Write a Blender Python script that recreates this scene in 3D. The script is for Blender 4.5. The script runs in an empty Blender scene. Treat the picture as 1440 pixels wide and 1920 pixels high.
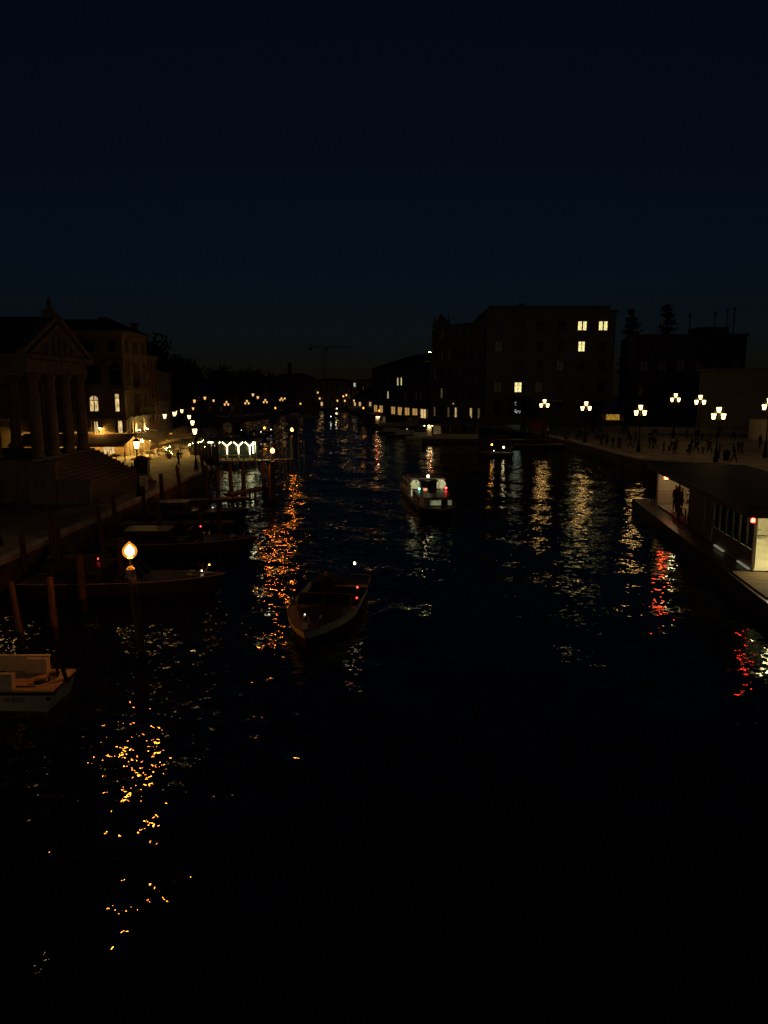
import bpy, math, random
import numpy as np
from math import sin, cos, pi, radians, atan2, hypot
from mathutils import Vector, Matrix
R = random.Random(11)
sc = bpy.context.scene
col = sc.collection

# ------------------------------------------------------------------ camera, sky, light, exposure
cam_d = bpy.data.cameras.new('camera'); cam = bpy.data.objects.new('camera', cam_d); col.objects.link(cam)
cam.location = (0, 0, 9.0)
cam.rotation_euler = (radians(90) - math.atan(228 / 1410), 0, 0)
cam_d.sensor_fit = 'VERTICAL'; cam_d.sensor_height = 36; cam_d.lens = 36 * 1410 / 1920
cam_d.clip_start = .1; cam_d.clip_end = 3000
sc.camera = cam

SUN_EL, SUN_AZ = 3.5, 180.0
world = bpy.data.worlds.new('World'); sc.world = world; world.use_nodes = True
wn = world.node_tree.nodes; wl = world.node_tree.links; wn.clear()
wo = wn.new('ShaderNodeOutputWorld'); wb = wn.new('ShaderNodeBackground'); ws = wn.new('ShaderNodeTexSky')
ws.sky_type = 'NISHITA'; ws.sun_disc = False
ws.sun_elevation = radians(SUN_EL); ws.sun_rotation = radians(SUN_AZ)
ws.altitude = 0; ws.air_density = 1.0; ws.dust_density = .5; ws.ozone_density = 4.4
wb.inputs['Strength'].default_value = .0036
wt = wn.new('ShaderNodeMix'); wt.data_type = 'RGBA'; wt.blend_type = 'MULTIPLY'; wt.inputs['Factor'].default_value = 1; wt.inputs['B'].default_value = (1.16, .9, 1.02, 1)
wl.new(ws.outputs[0], wt.inputs['A']); wl.new(wt.outputs['Result'], wb.inputs['Color']); wl.new(wb.outputs[0], wo.inputs[0])
sun_d = bpy.data.lights.new('sun', 'SUN'); sun = bpy.data.objects.new('sun', sun_d); col.objects.link(sun)
sun_d.energy = .0025; sun_d.angle = radians(20); sun_d.color = (.75, .85, 1)
sun.rotation_euler = (radians(90 - SUN_EL), 0, radians(180 - SUN_AZ))

vs = sc.view_settings; vs.view_transform = 'Standard'; vs.look = 'None'; vs.exposure = 0; vs.gamma = 1; vs.use_curve_mapping = False
cy = sc.cycles
cy.use_denoising = True
try: cy.denoiser = 'OPENIMAGEDENOISE'
except Exception: pass
cy.max_bounces = 5; cy.diffuse_bounces = 2; cy.glossy_bounces = 3; cy.transmission_bounces = 4; cy.transparent_max_bounces = 8
cy.caustics_reflective = False; cy.caustics_refractive = False
cy.sample_clamp_indirect = 4.0
cy.use_light_tree = True
cy.use_adaptive_sampling = False

# ------------------------------------------------------------------ materials
def mat(name, c, rough=.8, var=.25, scale=3.0, bump=.15, metal=0.0, c2=None, stretch=(1, 1, 1), spec=.35):
    m = bpy.data.materials.new(name); m.use_nodes = True
    n, l = m.node_tree.nodes, m.node_tree.links
    b = n['Principled BSDF']
    b.inputs['Roughness'].default_value = rough; b.inputs['Metallic'].default_value = metal
    b.inputs['Specular IOR Level'].default_value = spec
    tc = n.new('ShaderNodeTexCoord'); mp = n.new('ShaderNodeMapping'); mp.inputs['Scale'].default_value = stretch
    l.new(tc.outputs['Object'], mp.inputs[0])
    nz = n.new('ShaderNodeTexNoise'); nz.inputs['Scale'].default_value = scale; nz.inputs['Detail'].default_value = 6
    l.new(mp.outputs[0], nz.inputs['Vector'])
    rp = n.new('ShaderNodeValToRGB')
    d = c2 if c2 else tuple(x * (1 - var) for x in c)
    rp.color_ramp.elements[0].position = .35; rp.color_ramp.elements[1].position = .65
    rp.color_ramp.elements[0].color = (*d, 1); rp.color_ramp.elements[1].color = (*[min(1, x * (1 + var * .4)) for x in c], 1)
    l.new(nz.outputs['Fac'], rp.inputs[0]); l.new(rp.outputs[0], b.inputs['Base Color'])
    if bump:
        bp = n.new('ShaderNodeBump'); bp.inputs['Strength'].default_value = bump; bp.inputs['Distance'].default_value = .05
        n2 = n.new('ShaderNodeTexNoise'); n2.inputs['Scale'].default_value = scale * 6; n2.inputs['Detail'].default_value = 4
        l.new(mp.outputs[0], n2.inputs['Vector']); l.new(n2.outputs['Fac'], bp.inputs['Height']); l.new(bp.outputs[0], b.inputs['Normal'])
    return m

def emis(name, c, s):
    m = bpy.data.materials.new(name); m.use_nodes = True
    n, l = m.node_tree.nodes, m.node_tree.links; n.clear()
    o = n.new('ShaderNodeOutputMaterial'); e = n.new('ShaderNodeEmission')
    e.inputs[0].default_value = (*c, 1); e.inputs[1].default_value = s
    l.new(e.outputs[0], o.inputs[0]); return m

def emis_room(name, c, s):
    # a lit room seen through a pane: uneven curtains and furniture behind the glass
    m = emis(name, c, s); n, l = m.node_tree.nodes, m.node_tree.links
    e = [x for x in n if x.type == 'EMISSION'][0]
    tc = n.new('ShaderNodeTexCoord'); mp = n.new('ShaderNodeMapping'); mp.inputs['Scale'].default_value = (3.2, 3.2, .9)
    nz = n.new('ShaderNodeTexNoise'); nz.inputs['Scale'].default_value = 1.6; nz.inputs['Detail'].default_value = 3
    mr = n.new('ShaderNodeMapRange'); mr.inputs[1].default_value = .3; mr.inputs[2].default_value = .7
    mr.inputs[3].default_value = s * .35; mr.inputs[4].default_value = s * 1.5
    l.new(tc.outputs['Object'], mp.inputs[0]); l.new(mp.outputs[0], nz.inputs['Vector']); l.new(nz.outputs['Fac'], mr.inputs[0])
    l.new(mr.outputs[0], e.inputs[1]); return m

M = {}
M['istria'] = mat('istrian_stone', (.3, .28, .25), .75, .35, 1.2, .2)
M['coping'] = mat('coping_stone', (.72, .68, .58), .75, .3, 1.5, .2)
M['polewood'] = mat('pole_wood', (.42, .37, .28), .8, .35, 3, .3)
M['paving'] = mat('paving_stone', (.34, .31, .25), .6, .4, .5, .25)
M['band'] = mat('paving_band', (.6, .57, .48), .6, .25, 2, .15)
M['quaywall'] = mat('quay_wall', (.2, .16, .12), .85, .5, 1.2, .4, c2=(.05, .06, .04))
M['ochre'] = mat('plaster_ochre', (.28, .22, .13), .9, .35, .7, .15)
M['cream'] = mat('plaster_cream', (.42, .36, .25), .9, .3, .6, .12)
M['rose'] = mat('plaster_rose', (.3, .15, .1), .9, .35, .7, .15)
M['grey'] = mat('plaster_grey', (.2, .18, .15), .9, .3, .6, .15)
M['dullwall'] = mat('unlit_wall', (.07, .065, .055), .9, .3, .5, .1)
M['travertine'] = mat('travertine', (.26, .245, .19), .75, .25, .8, .1, stretch=(1, 1, 6))
M['tile'] = mat('roof_tile', (.13, .06, .035), .85, .4, 3, .4, stretch=(6, 1, 1))
M['copper'] = mat('copper_roof', (.07, .12, .1), .6, .4, .8, .1)
M['shutter'] = mat('shutter_wood', (.035, .05, .035), .6, .3, 6, .1)
M['frame'] = mat('window_frame', (.2, .16, .11), .6, .3, 6, .1)
M['darkglass'] = mat('dark_glass', (.012, .013, .014), .08, .2, 2, 0, spec=.5)
M['iron'] = mat('cast_iron', (.018, .02, .018), .45, .3, 8, .1, metal=.6)
M['wood'] = mat('pile_wood', (.15, .095, .05), .85, .5, 3, .6, stretch=(5, 5, .5))
M['woodwet'] = mat('pile_wet', (.028, .026, .018), .5, .4, 4, .5)
M['plank'] = mat('plank_wood', (.26, .18, .1), .75, .35, 4, .3, stretch=(1, 8, 8))
M['mahog'] = mat('mahogany', (.05, .022, .01), .42, .35, 3, .03, stretch=(8, 1, 8), spec=.5)
M['hullwhite'] = mat('hull_white', (.5, .48, .42), .45, .2, 2, .05)
M['hullpale'] = mat('hull_pale_paint', (.8, .76, .62), .45, .15, 2, .05)
M['hulldark'] = mat('hull_dark', (.04, .04, .04), .4, .3, 2, .05)
M['deck'] = mat('deck_pale', (.6, .5, .38), .7, .3, 2.5, .1)
M['teal'] = mat('roof_membrane', (.008, .034, .042), .55, .25, .6, .08)
M['panel'] = mat('pier_panel', (.55, .52, .42), .6, .12, 1.2, .05)
M['panelgrey'] = mat('pier_panel_grey', (.15, .145, .12), .55, .2, 1.2, .05)
M['floor'] = mat('pier_floor', (.45, .42, .32), .6, .2, .9, .1)
M['canvas'] = mat('awning_canvas', (.36, .28, .17), .85, .2, 2, .15)
M['canvasred'] = mat('awning_rust', (.22, .09, .04), .85, .2, 2, .15)
M['cloth'] = mat('table_cloth', (.7, .66, .56), .85, .1, 4, .1)
M['white'] = mat('white_paint', (.72, .7, .62), .6, .12, 3, .05)
M['orange'] = mat('orange_board', (.5, .16, .03), .6, .2, 3, .05)
M['red'] = mat('red_paint', (.3, .03, .02), .5, .2, 3, .05)
M['leaf'] = mat('leaf', (.05, .08, .025), .7, .5, .8, 0)
M['leafdark'] = mat('leaf_dark', (.028, .045, .018), .8, .5, .6, 0)
M['bark'] = mat('bark', (.06, .045, .03), .9, .4, 4, .4, stretch=(4, 4, .6))
M['rope'] = mat('rope', (.3, .26, .18), .9, .2, 12, .1)
M['skin'] = mat('skin', (.42, .26, .18), .6, .1, 6, 0)
M['hair'] = mat('hair', (.03, .02, .015), .6, .3, 12, 0)
CO = {'black': (.015, .015, .018), 'navy': (.02, .025, .05), 'brown': (.06, .035, .02), 'grey': (.09, .09, .09), 'white': (.5, .48, .44), 'wine': (.1, .015, .02), 'olive': (.05, .05, .025)}
for k, v in CO.items(): M['coat_' + k] = mat('coat_' + k, v, .85, .25, 8, .1)
M['sodium'] = emis('sodium_bulb', (1, .26, .02), 380)
M['glowshell'] = None
M['lantern'] = emis('lantern_glow', (1, .56, .16), 11)
M['lanternfar'] = emis('lantern_far', (1, .5, .15), 1.5)
M['sodiumfar'] = emis('sodium_far', (1, .36, .05), 5)
M['lanternw'] = emis('lantern_pale', (1, .68, .34), 2.6)
M['led'] = emis('boat_white_light', (1, .8, .4), 10)
M['ledcold'] = emis('small_white_light', (.95, 1, .9), 4)
M['redsmall'] = emis('small_red_light', (1, .04, .03), 9)
M['redled'] = emis('red_signal', (1, .03, .02), 30)
M['amberled'] = emis('amber_signal', (1, .35, .05), 10)
M['greenled'] = emis('green_signal', (.25, 1, .65), 8)
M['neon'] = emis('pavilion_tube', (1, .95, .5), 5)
M['tube'] = emis('pier_tube', (1, .84, .38), 55)
M['bulb'] = emis('warm_bulb', (1, .56, .12), 330)
M['uplight'] = emis('facade_uplight', (1, .66, .2), 520)
M['winw'] = emis_room('lit_window_warm', (1, .68, .28), .75)
M['winy'] = emis_room('lit_window_yellow', (1, .84, .34), 1.2)
M['winc'] = emis_room('lit_window_cool', (.8, 1, .85), .6)
M['wind'] = emis_room('lit_window_dim', (1, .72, .34), .007)
M['winm'] = emis_room('lit_window_low', (1, .7, .3), .1)
M['arcade'] = emis_room('lit_arcade_room', (1, .55, .16), .42)

# frosted lamp globe: part of the bulb's light shows through, the glass itself glows orange
gs = emis('frosted_globe', (1, .32, .03), 1.3); gn, gk = gs.node_tree.nodes, gs.node_tree.links
gt = gn.new('ShaderNodeBsdfTransparent'); gm = gn.new('ShaderNodeMixShader'); gm.inputs[0].default_value = .5
gk.new([x for x in gn if x.type == 'EMISSION'][0].outputs[0], gm.inputs[2]); gk.new(gt.outputs[0], gm.inputs[1]); gk.new(gm.outputs[0], [x for x in gn if x.type == 'OUTPUT_MATERIAL'][0].inputs[0])
M['glowshell'] = gs
# ------------------------------------------------------------------ mesh helpers
class MB:
    def __init__(s): s.v = []; s.f = []; s.m = []
    def face(s, idx, mi=0): s.f.append(tuple(idx)); s.m.append(mi)
    def poly(s, pts, mi=0):
        o = len(s.v); s.v += [tuple(p) for p in pts]; s.face(range(o, o + len(pts)), mi)
    def box(s, c, d, rz=0, mi=0, taper=1.0):
        x, y, z = c; a, b, h = d[0] / 2, d[1] / 2, d[2] / 2
        o = len(s.v); cr, sr = cos(rz), sin(rz)
        for dz, t in ((-h, 1), (h, taper)):
            for dx, dy in ((-a, -b), (a, -b), (a, b), (-a, b)):
                dx *= t; dy *= t
                s.v.append((x + dx * cr - dy * sr, y + dx * sr + dy * cr, z + dz))
        for q in ((3, 2, 1, 0), (4, 5, 6, 7), (0, 1, 5, 4), (1, 2, 6, 5), (2, 3, 7, 6), (3, 0, 4, 7)): s.face([o + i for i in q], mi)
        return s
    def tube(s, p0, p1, r0, r1=None, n=8, mi=0, cap=True):
        r1 = r0 if r1 is None else r1
        p0, p1 = Vector(p0), Vector(p1); d = (p1 - p0).normalized()
        a = d.orthogonal().normalized(); b = d.cross(a); o = len(s.v)
        for p, r in ((p0, r0), (p1, r1)):
            for i in range(n):
                t = 2 * pi * i / n; s.v.append(tuple(p + a * (r * cos(t)) + b * (r * sin(t))))
        for i in range(n): j = (i + 1) % n; s.face((o + i, o + j, o + n + j, o + n + i), mi)
        if cap: s.face([o + i for i in reversed(range(n))], mi); s.face([o + n + i for i in range(n)], mi)
        return s
    def path(s, pts, r, n=6, mi=0):
        for a, b in zip(pts[:-1], pts[1:]): s.tube(a, b, r, r, n, mi)
        return s
    def lathe(s, prof, c=(0, 0, 0), n=12, mi=0, wob=None):
        o = len(s.v)
        for k, (r, z) in enumerate(prof):
            for i in range(n):
                t = 2 * pi * i / n; q = r * (1 + (wob(k, i) if wob else 0))
                s.v.append((c[0] + q * cos(t), c[1] + q * sin(t), c[2] + z))
        for k in range(len(prof) - 1):
            for i in range(n):
                j = (i + 1) % n; s.face((o + k * n + i, o + k * n + j, o + k * n + n + j, o + k * n + n + i), mi)
        s.face([o + i for i in reversed(range(n))], mi); q = o + (len(prof) - 1) * n; s.face([q + i for i in range(n)], mi)
        return s
    def prism(s, pts, z0, z1, mi=0):
        n = len(pts); o = len(s.v)
        s.v += [(x, y, z0) for x, y in pts] + [(x, y, z1) for x, y in pts]
        for i in range(n): j = (i + 1) % n; s.face((o + i, o + j, o + n + j, o + n + i), mi)
        s.face([o + i for i in reversed(range(n))], mi); s.face([o + n + i for i in range(n)], mi)
        return s
    def mesh(s, name, mats):
        me = bpy.data.meshes.new(name); me.from_pydata(s.v, [], s.f); me.update()
        for k in (mats if isinstance(mats, (list, tuple)) else [mats]): me.materials.append(M[k] if isinstance(k, str) else k)
        if any(s.m): me.polygons.foreach_set('material_index', s.m)
        return me
    def build(s, name, mats, parent=None, loc=(0, 0, 0), rz=0, smooth=False):
        me = s.mesh(name, mats)
        if smooth: me.polygons.foreach_set('use_smooth', [True] * len(me.polygons))
        return inst(name, me, parent, loc, rz)

def inst(name, me, parent=None, loc=(0, 0, 0), rz=0):
    o = bpy.data.objects.new(name, me); col.objects.link(o); o.parent = parent
    o.location = loc; o.rotation_euler = (0, 0, rz); return o
def tag(o, label=None, cat=None, group=None, kind=None):
    if label: o['label'] = label
    if cat: o['category'] = cat
    if group: o['group'] = group
    if kind: o['kind'] = kind
    return o
def thing(name, label, cat, loc=(0, 0, 0), rz=0, group=None):
    o = bpy.data.objects.new(name, None); col.objects.link(o); o.location = loc; o.rotation_euler = (0, 0, rz)
    return tag(o, label, cat, group)
KIDS = {}
def copy_tree(o, parent=None):
    if not KIDS:
        for x in bpy.data.objects:
            if x.parent: KIDS.setdefault(x.parent.name, []).append(x)
    c = o.copy(); col.objects.link(c); c.parent = parent
    kids = [x for x in bpy.data.objects if x.parent == o] if o.name not in KIDS else KIDS[o.name]
    for ch in kids: copy_tree(ch, c)
    return c
ORD = ['first', 'second', 'third', 'fourth', 'fifth', 'sixth', 'seventh', 'eighth', 'ninth', 'tenth', 'eleventh', 'twelfth', 'thirteenth', 'fourteenth', 'fifteenth', 'sixteenth', 'seventeenth', 'eighteenth', 'nineteenth', 'twentieth']
ORD += ['twenty-' + q for q in ORD[:9]] + ['thirtieth'] + ['thirty-' + q for q in ORD[:9]] + ['fortieth'] + ['forty-' + q for q in ORD[:9]] + ['fiftieth'] + ['fifty-' + q for q in ORD[:9]] + ['sixtieth'] + ['sixty-' + q for q in ORD[:9]] + ['seventieth'] + ['seventy-' + q for q in ORD[:9]] + ['eightieth']

# ------------------------------------------------------------------ water
def make_water():
    rng = np.random.default_rng(5)
    ys = [4.0]
    while ys[-1] < 70: ys.append(ys[-1] + .22)
    while ys[-1] < 420: ys.append(ys[-1] * 1.012)
    ys = np.array(ys); xs = np.concatenate([np.arange(-75, -24, .8), np.arange(-24, 40, .26), np.arange(40, 60, .8)])
    X, Y = np.meshgrid(xs, ys); Z = np.zeros_like(X)
    for i in range(34):
        lam = 1.1 * (9 / 1.1) ** rng.random(); k = 2 * pi / lam
        th = rng.normal(radians(80), radians(36)); a = .0105 / k * rng.uniform(.6, 1.3)
        Z += a * np.sin(k * (X * cos(th) + Y * sin(th)) + rng.uniform(0, 6.28))
    Z *= 1.0 - .38 * np.tanh((X + .5) / 4)
    # wash behind the boats under way
    for bx, by, hx, hy, am in ((3.8, 53, -.13, .99, .05), (-2.6, 27, .12, .99, .05)):
        u = (X - bx) * hx + (Y - by) * hy; w = abs((X - bx) * hy - (Y - by) * hx)
        arm = np.exp(-((w - .9 - .36 * u) / .7) ** 2) * (u > -1) * np.exp(-np.clip(u, 0, None) / 26)
        Z += am * arm * np.sin(6.0 * (w - .36 * u))
    nr, nc = X.shape
    v = np.stack([X.ravel(), Y.ravel(), Z.ravel()], 1)
    i = np.arange(nr * nc).reshape(nr, nc)
    f = np.stack([i[:-1, :-1].ravel(), i[:-1, 1:].ravel(), i[1:, 1:].ravel(), i[1:, :-1].ravel()], 1)
    o = len(v)
    v = np.concatenate([v, [[-900, -200, -.3], [900, -200, -.3], [900, 1500, -.3], [-900, 1500, -.3]]])
    f = np.concatenate([f, [[o, o + 1, o + 2, o + 3]]])
    me = bpy.data.meshes.new('canal_water'); me.from_pydata(v.tolist(), [], f.tolist())
    me.polygons.foreach_set('use_smooth', [True] * len(me.polygons)); me.update()
    m = bpy.data.materials.new('canal_water'); m.use_nodes = True
    n, l = m.node_tree.nodes, m.node_tree.links; b = n['Principled BSDF']
    b.inputs['Base Color'].default_value = (.0035, .007, .006, 1); b.inputs['Roughness'].default_value = .018
    b.inputs['IOR'].default_value = 1.333
    tc = n.new('ShaderNodeTexCoord'); ge = n.new('ShaderNodeNewGeometry')
    acc = ge.outputs['Normal']
    sp = n.new('ShaderNodeSeparateXYZ'); l.new(tc.outputs['Object'], sp.inputs[0]); mr = n.new('ShaderNodeMapRange'); mr.interpolation_type = 'SMOOTHSTEP'
    mr.inputs[1].default_value = -7; mr.inputs[2].default_value = 4; mr.inputs[3].default_value = 1.4; mr.inputs[4].default_value = .6; l.new(sp.outputs[0], mr.inputs[0])
    for sx, sy, scl, amp, det in ((.6, 1.5, .45, .10, 1), (1, 1.3, 1.3, .17, 1), (1, 1.2, 3.6, .26, 1), (1.1, 1, 9, .13, 1)):
        mp = n.new('ShaderNodeMapping'); mp.inputs['Scale'].default_value = (sx, sy, 1); mp.inputs['Rotation'].default_value = (0, 0, R.uniform(-.25, .25))
        l.new(tc.outputs['Object'], mp.inputs[0])
        nz = n.new('ShaderNodeTexNoise'); nz.inputs['Scale'].default_value = scl; nz.inputs['Detail'].default_value = det; nz.inputs['Roughness'].default_value = .45
        l.new(mp.outputs[0], nz.inputs['Vector'])
        sb = n.new('ShaderNodeVectorMath'); sb.operation = 'SUBTRACT'; sb.inputs[1].default_value = (.5, .5, .5); l.new(nz.outputs['Color'], sb.inputs[0])
        mu = n.new('ShaderNodeVectorMath'); mu.operation = 'MULTIPLY'; mu.inputs[1].default_value = (amp * 1.6, amp * 1.6, 0); l.new(sb.outputs[0], mu.inputs[0])
        ad = n.new('ShaderNodeVectorMath'); ad.operation = 'ADD'; l.new(acc, ad.inputs[0]); sc_ = n.new('ShaderNodeVectorMath'); sc_.operation = 'SCALE'; l.new(mu.outputs[0], sc_.inputs[0]); l.new(mr.outputs[0], sc_.inputs['Scale']); l.new(sc_.outputs[0], ad.inputs[1]); acc = ad.outputs[0]
    no = n.new('ShaderNodeVectorMath'); no.operation = 'NORMALIZE'; l.new(acc, no.inputs[0]); l.new(no.outputs[0], b.inputs['Normal'])
    me.materials.append(m)
    o = inst('water', me); tag(o, 'dark rippled canal water with lamp reflections', None, None, 'structure')
make_water()

# ------------------------------------------------------------------ land, quays, paving
LE = [(-17.3, -10), (-17.3, 74.5), (-18.0, 76.2), (-22.3, 90), (-27.8, 110), (-38.8, 157), (-56, 212), (-41, 221), (-37.5, 262), (-40, 332), (-33, 341), (-16, 338)]
RE = [(36.2, -10), (36.2, 78.2), (28.9, 84.6), (28.7, 116), (27.2, 140), (21, 165), (13, 190), (5, 215), (-2, 243), (-9, 268), (-13, 300), (-16, 338)]
GZ = 1.4
def land(name, edge, outer, label):
    b = MB(); b.prism(edge + outer, -3, GZ, 0); b.m = [1] * len(b.f); b.m[-1] = 0; b.m[-2] = 0
    o = b.build(name, ['paving', 'quaywall']); return tag(o, label, None, None, 'structure')
qL = land('quay_pavement', LE, [(-16, 900), (-700, 900), (-700, -10)], 'stone paved quay along the left bank of the canal')
qR = land('plaza_pavement', list(reversed(RE)), [(700, -10), (700, 900), (-16, 900)], 'wide stone paved station plaza on the right bank')
def coping(edge, y0, y1, parent, side, w=.5, ln=1.7):
    for (ax, ay), (bx, by) in zip(edge[:-1], edge[1:]):
        L = hypot(bx - ax, by - ay); k = max(1, int(round(L / ln))); dx, dy = (bx - ax) / L, (by - ay) / L
        me = MB().box((0, 0, 0), (L / k - .02, w, .22)).mesh('coping_stone', 'coping')
        for i in range(k):
            t = (i + .5) / k; x, y = ax + (bx - ax) * t, ay + (by - ay) * t
            if not y0 < y < y1: continue
            o = inst('coping_stone', me, parent, (x - side * dy * (w / 2 - .09), y + side * dx * (w / 2 - .09), GZ - .06 + R.uniform(-.008, .008)), atan2(dy, dx))
coping(LE, 20, 160, qL, 1)
coping(RE, 60, 175, qR, -1)
# paler bands let into the plaza paving
for i, (x0, y0, x1, y1, w) in enumerate([(29.6, 96, 60, 90, .35), (29.4, 104, 64, 100, .35), (29.2, 112, 62, 110, .4), (37.2, 60, 37.2, 110, .35), (33, 84, 33, 130, .3), (44, 70, 44, 130, .35), (52, 76, 52, 128, .35), (37, 88, 64, 83, .3), (29.5, 122, 60, 121, .4), (37, 80, 64, 74, .35)]):
    L = hypot(x1 - x0, y1 - y0); MB().box((0, 0, 0), (L, w, .012)).build('paving_band', 'band', qR, ((x0 + x1) / 2, (y0 + y1) / 2, GZ + .002 + i * .0005), atan2(y1 - y0, x1 - x0))
# station terrace: broad steps at the back of the plaza
ter = thing('station_steps', 'broad low stone steps rising to the station at the back of the plaza', 'steps', (62, 136, GZ), radians(-12))
for i in range(6): MB().box((0, i * .45 + 3 - i * .225, i * .16 + .08), (34, 6 + 3 - i * .45, .155)).build('step', 'band' if i % 2 == 0 else 'paving', ter)

# ------------------------------------------------------------------ facades
def window_parts(root, fr, x, z, w, h, style, lit, wallmat='istria'):
    # fr: (origin xy, angle) of the facade in root space; x,z the window centre
    (ox, oy), a = fr
    loc = (ox + x * cos(a), oy + x * sin(a), z)
    b = MB(); t = .1
    b.box((0, -.03, -h / 2 - .07), (w + .36, .28, .13)); b.box((0, -.0, h / 2 + .07), (w + .3, .2, .13))
    for s in (-1, 1): b.box((s * (w / 2 + .06), .01, 0), (.12, .16, h))
    if 'arch' in style:
        pts = 7; rad = w / 2; zc = h / 2 - rad
        for s in (-1, 1):
            for i in range(pts):
                t0, t1 = pi / 2 * i / pts, pi / 2 * (i + 1) / pts
                p = [(s * rad, .08, h / 2), (s * rad * cos(t0), .08, zc + rad * sin(t0)), (s * rad * cos(t1), .08, zc + rad * sin(t1))]
                b.poly(p if s < 0 else list(reversed(p)))
        b.box((0, .08, zc), (w, .07, .09))
    if 'mull' in style: b.box((0, .1, 0), (.1, .08, h))
    if 'wide' in style:
        for sx_ in (-1, 1): b.box((sx_ * w * .25, .1, 0), (.05, .06, h))
        b.box((0, .05, 0), (.28, .12, h))
    if 'cross' in style: b.box((0, .09, h * .16), (w, .06, .07))
    o = b.build('window', wallmat, root, loc, a)
    pane = MB(); pane.poly([(-w / 2, .16, -h / 2), (w / 2, .16, -h / 2), (w / 2, .16, h / 2), (-w / 2, .16, h / 2)])
    pane.build('pane', lit or 'darkglass', o)
    if 'shut' in style:
        for s in (-1, 1):
            q = MB(); q.box((s * (w / 2 + w * .27), -.06, 0), (w * .5, .05, h))
            for k in range(6): q.box((s * (w / 2 + w * .27), -.09, -h / 2 + h * (k + .5) / 6), (w * .44, .03, h / 12))
            q.build('shutter', 'shutter', o)
    if 'half' in style:      # shutters pulled part way over a lit room
        for s, ww in ((-1, .3), (1, .22)):
            MB().box((s * (w / 2 - w * ww / 2), .05, 0), (w * ww, .04, h)).build('shutter', 'shutter', o)
def facade(root, o, a, W, z0, z1, wins, wallmat, winmat='istria'):
    b = MB()
    xs = sorted({0, W} | {q[0] - q[2] / 2 for q in wins} | {q[0] + q[2] / 2 for q in wins})
    zs = sorted({z0, z1} | {q[1] - q[3] / 2 for q in wins} | {q[1] + q[3] / 2 for q in wins})
    for x0, x1 in zip(xs[:-1], xs[1:]):
        for u0, u1 in zip(zs[:-1], zs[1:]):
            mx, mz = (x0 + x1) / 2, (u0 + u1) / 2
            if any(abs(mx - q[0]) < q[2] / 2 and abs(mz - q[1]) < q[3] / 2 for q in wins): continue
            b.poly([(x0, 0, u0), (x1, 0, u0), (x1, 0, u1), (x0, 0, u1)])
    for x, z, w, h, *_ in wins:
        p = [(x - w / 2, z - h / 2), (x + w / 2, z - h / 2), (x + w / 2, z + h / 2), (x - w / 2, z + h / 2)]
        for i in range(4):
            (xa, za), (xb, zb) = p[i], p[(i + 1) % 4]; b.poly([(xa, 0, za), (xa, .3, za), (xb, .3, zb), (xb, 0, zb)])
    b.build('wall', wallmat, root, (o[0], o[1], 0), a)
    for x, z, w, h, st, lit in wins: window_parts(root, (o, a), x, z, w, h, st, lit, winmat)
def cornice(root, o, a, W, z, d=.45, h=.35, m='istria', ext=.3):
    b = MB(); b.box((W / 2, -d / 2 + .02, z), (W + 2 * ext, d, h)); b.box((W / 2, -d / 4 + .02, z - h * .75), (W + ext, d / 2, h * .5))
    b.build('cornice', m, root, (o[0], o[1], 0), a)
def hip_roof(root, o, a, W, Dp, z, rise, m='tile', over=.5, ridge=.35):
    b = MB(); x0, x1, y0, y1 = -over, W + over, -over, Dp + over; r = min(W, Dp) * ridge
    A = [(x0, y0, z), (x1, y0, z), (x1, y1, z), (x0, y1, z)]; my = (y0 + y1) / 2
    if W >= Dp: r0, r1 = (x0 + r, my, z + rise), (x1 - r, my, z + rise); fs = [[A[0], A[1], r1, r0], [A[1], A[2], r1], [A[2], A[3], r0, r1], [A[3], A[0], r0]]
    else:
        mx = (x0 + x1) / 2; r0, r1 = (mx, y0 + r, z + rise), (mx, y1 - r, z + rise); fs = [[A[0], A[1], r0], [A[1], A[2], r1, r0], [A[2], A[3], r1], [A[3], A[0], r0, r1]]
    for f in fs: b.poly(f)
    b.poly(list(reversed(A)))
    return b.build('roof', m, root, (o[0], o[1], 0), a)
def core(root, o, a, W, Dp, z0, z1, m):
    MB().box((W / 2, Dp / 2 + .2, (z0 + z1) / 2), (W - .06, Dp - .4, z1 - z0)).build('rear_wall', m, root, (o[0], o[1], 0), a)
def grid(W, n, rows, lits={}, x0=None, pitch=None, style='mull'):
    out = []; pitch = pitch or W / n; x0 = pitch / 2 if x0 is None else x0
    for r, (z, w, h, st) in enumerate(rows):
        for i in range(n): out.append((x0 + i * pitch, z, w, h, st or style, lits.get((r, i))))
    return out

# ---- church with columned porch on the left bank
ch = thing('church', 'pale stone church porch with tall columns, pediment and steps on the left bank', 'church', (-24, 51.4, GZ))
Z = 2.9      # porch floor above the quay
ys_c = [1.3, 3.9, 6.6, 9.3]
cp = [(.46, 0), (.52, .12), (.44, .25), (.40, .32), (.405, 1.6), (.36, 4.6), (.34, 5.1), (.37, 5.14), (.34, 5.22), (.42, 5.5), (.52, 5.72), (.55, 5.78), (.55, 5.86)]
cme = MB().lathe(cp, n=16).mesh('column', 'istria'); cme.polygons.foreach_set('use_smooth', [True] * len(cme.polygons))
for y in ys_c: inst('column', cme, ch, (-.25, y, Z))
for x, y in ((-3.2, 1.3), (-3.2, 9.3), (-5.6, 9.3), (-5.6, 1.3)): inst('column', cme, ch, (x, y, Z))
MB().box((-4.9, 5.3, Z / 2), (9.8, 11.6, Z)).build('podium', 'istria', ch)
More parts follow.
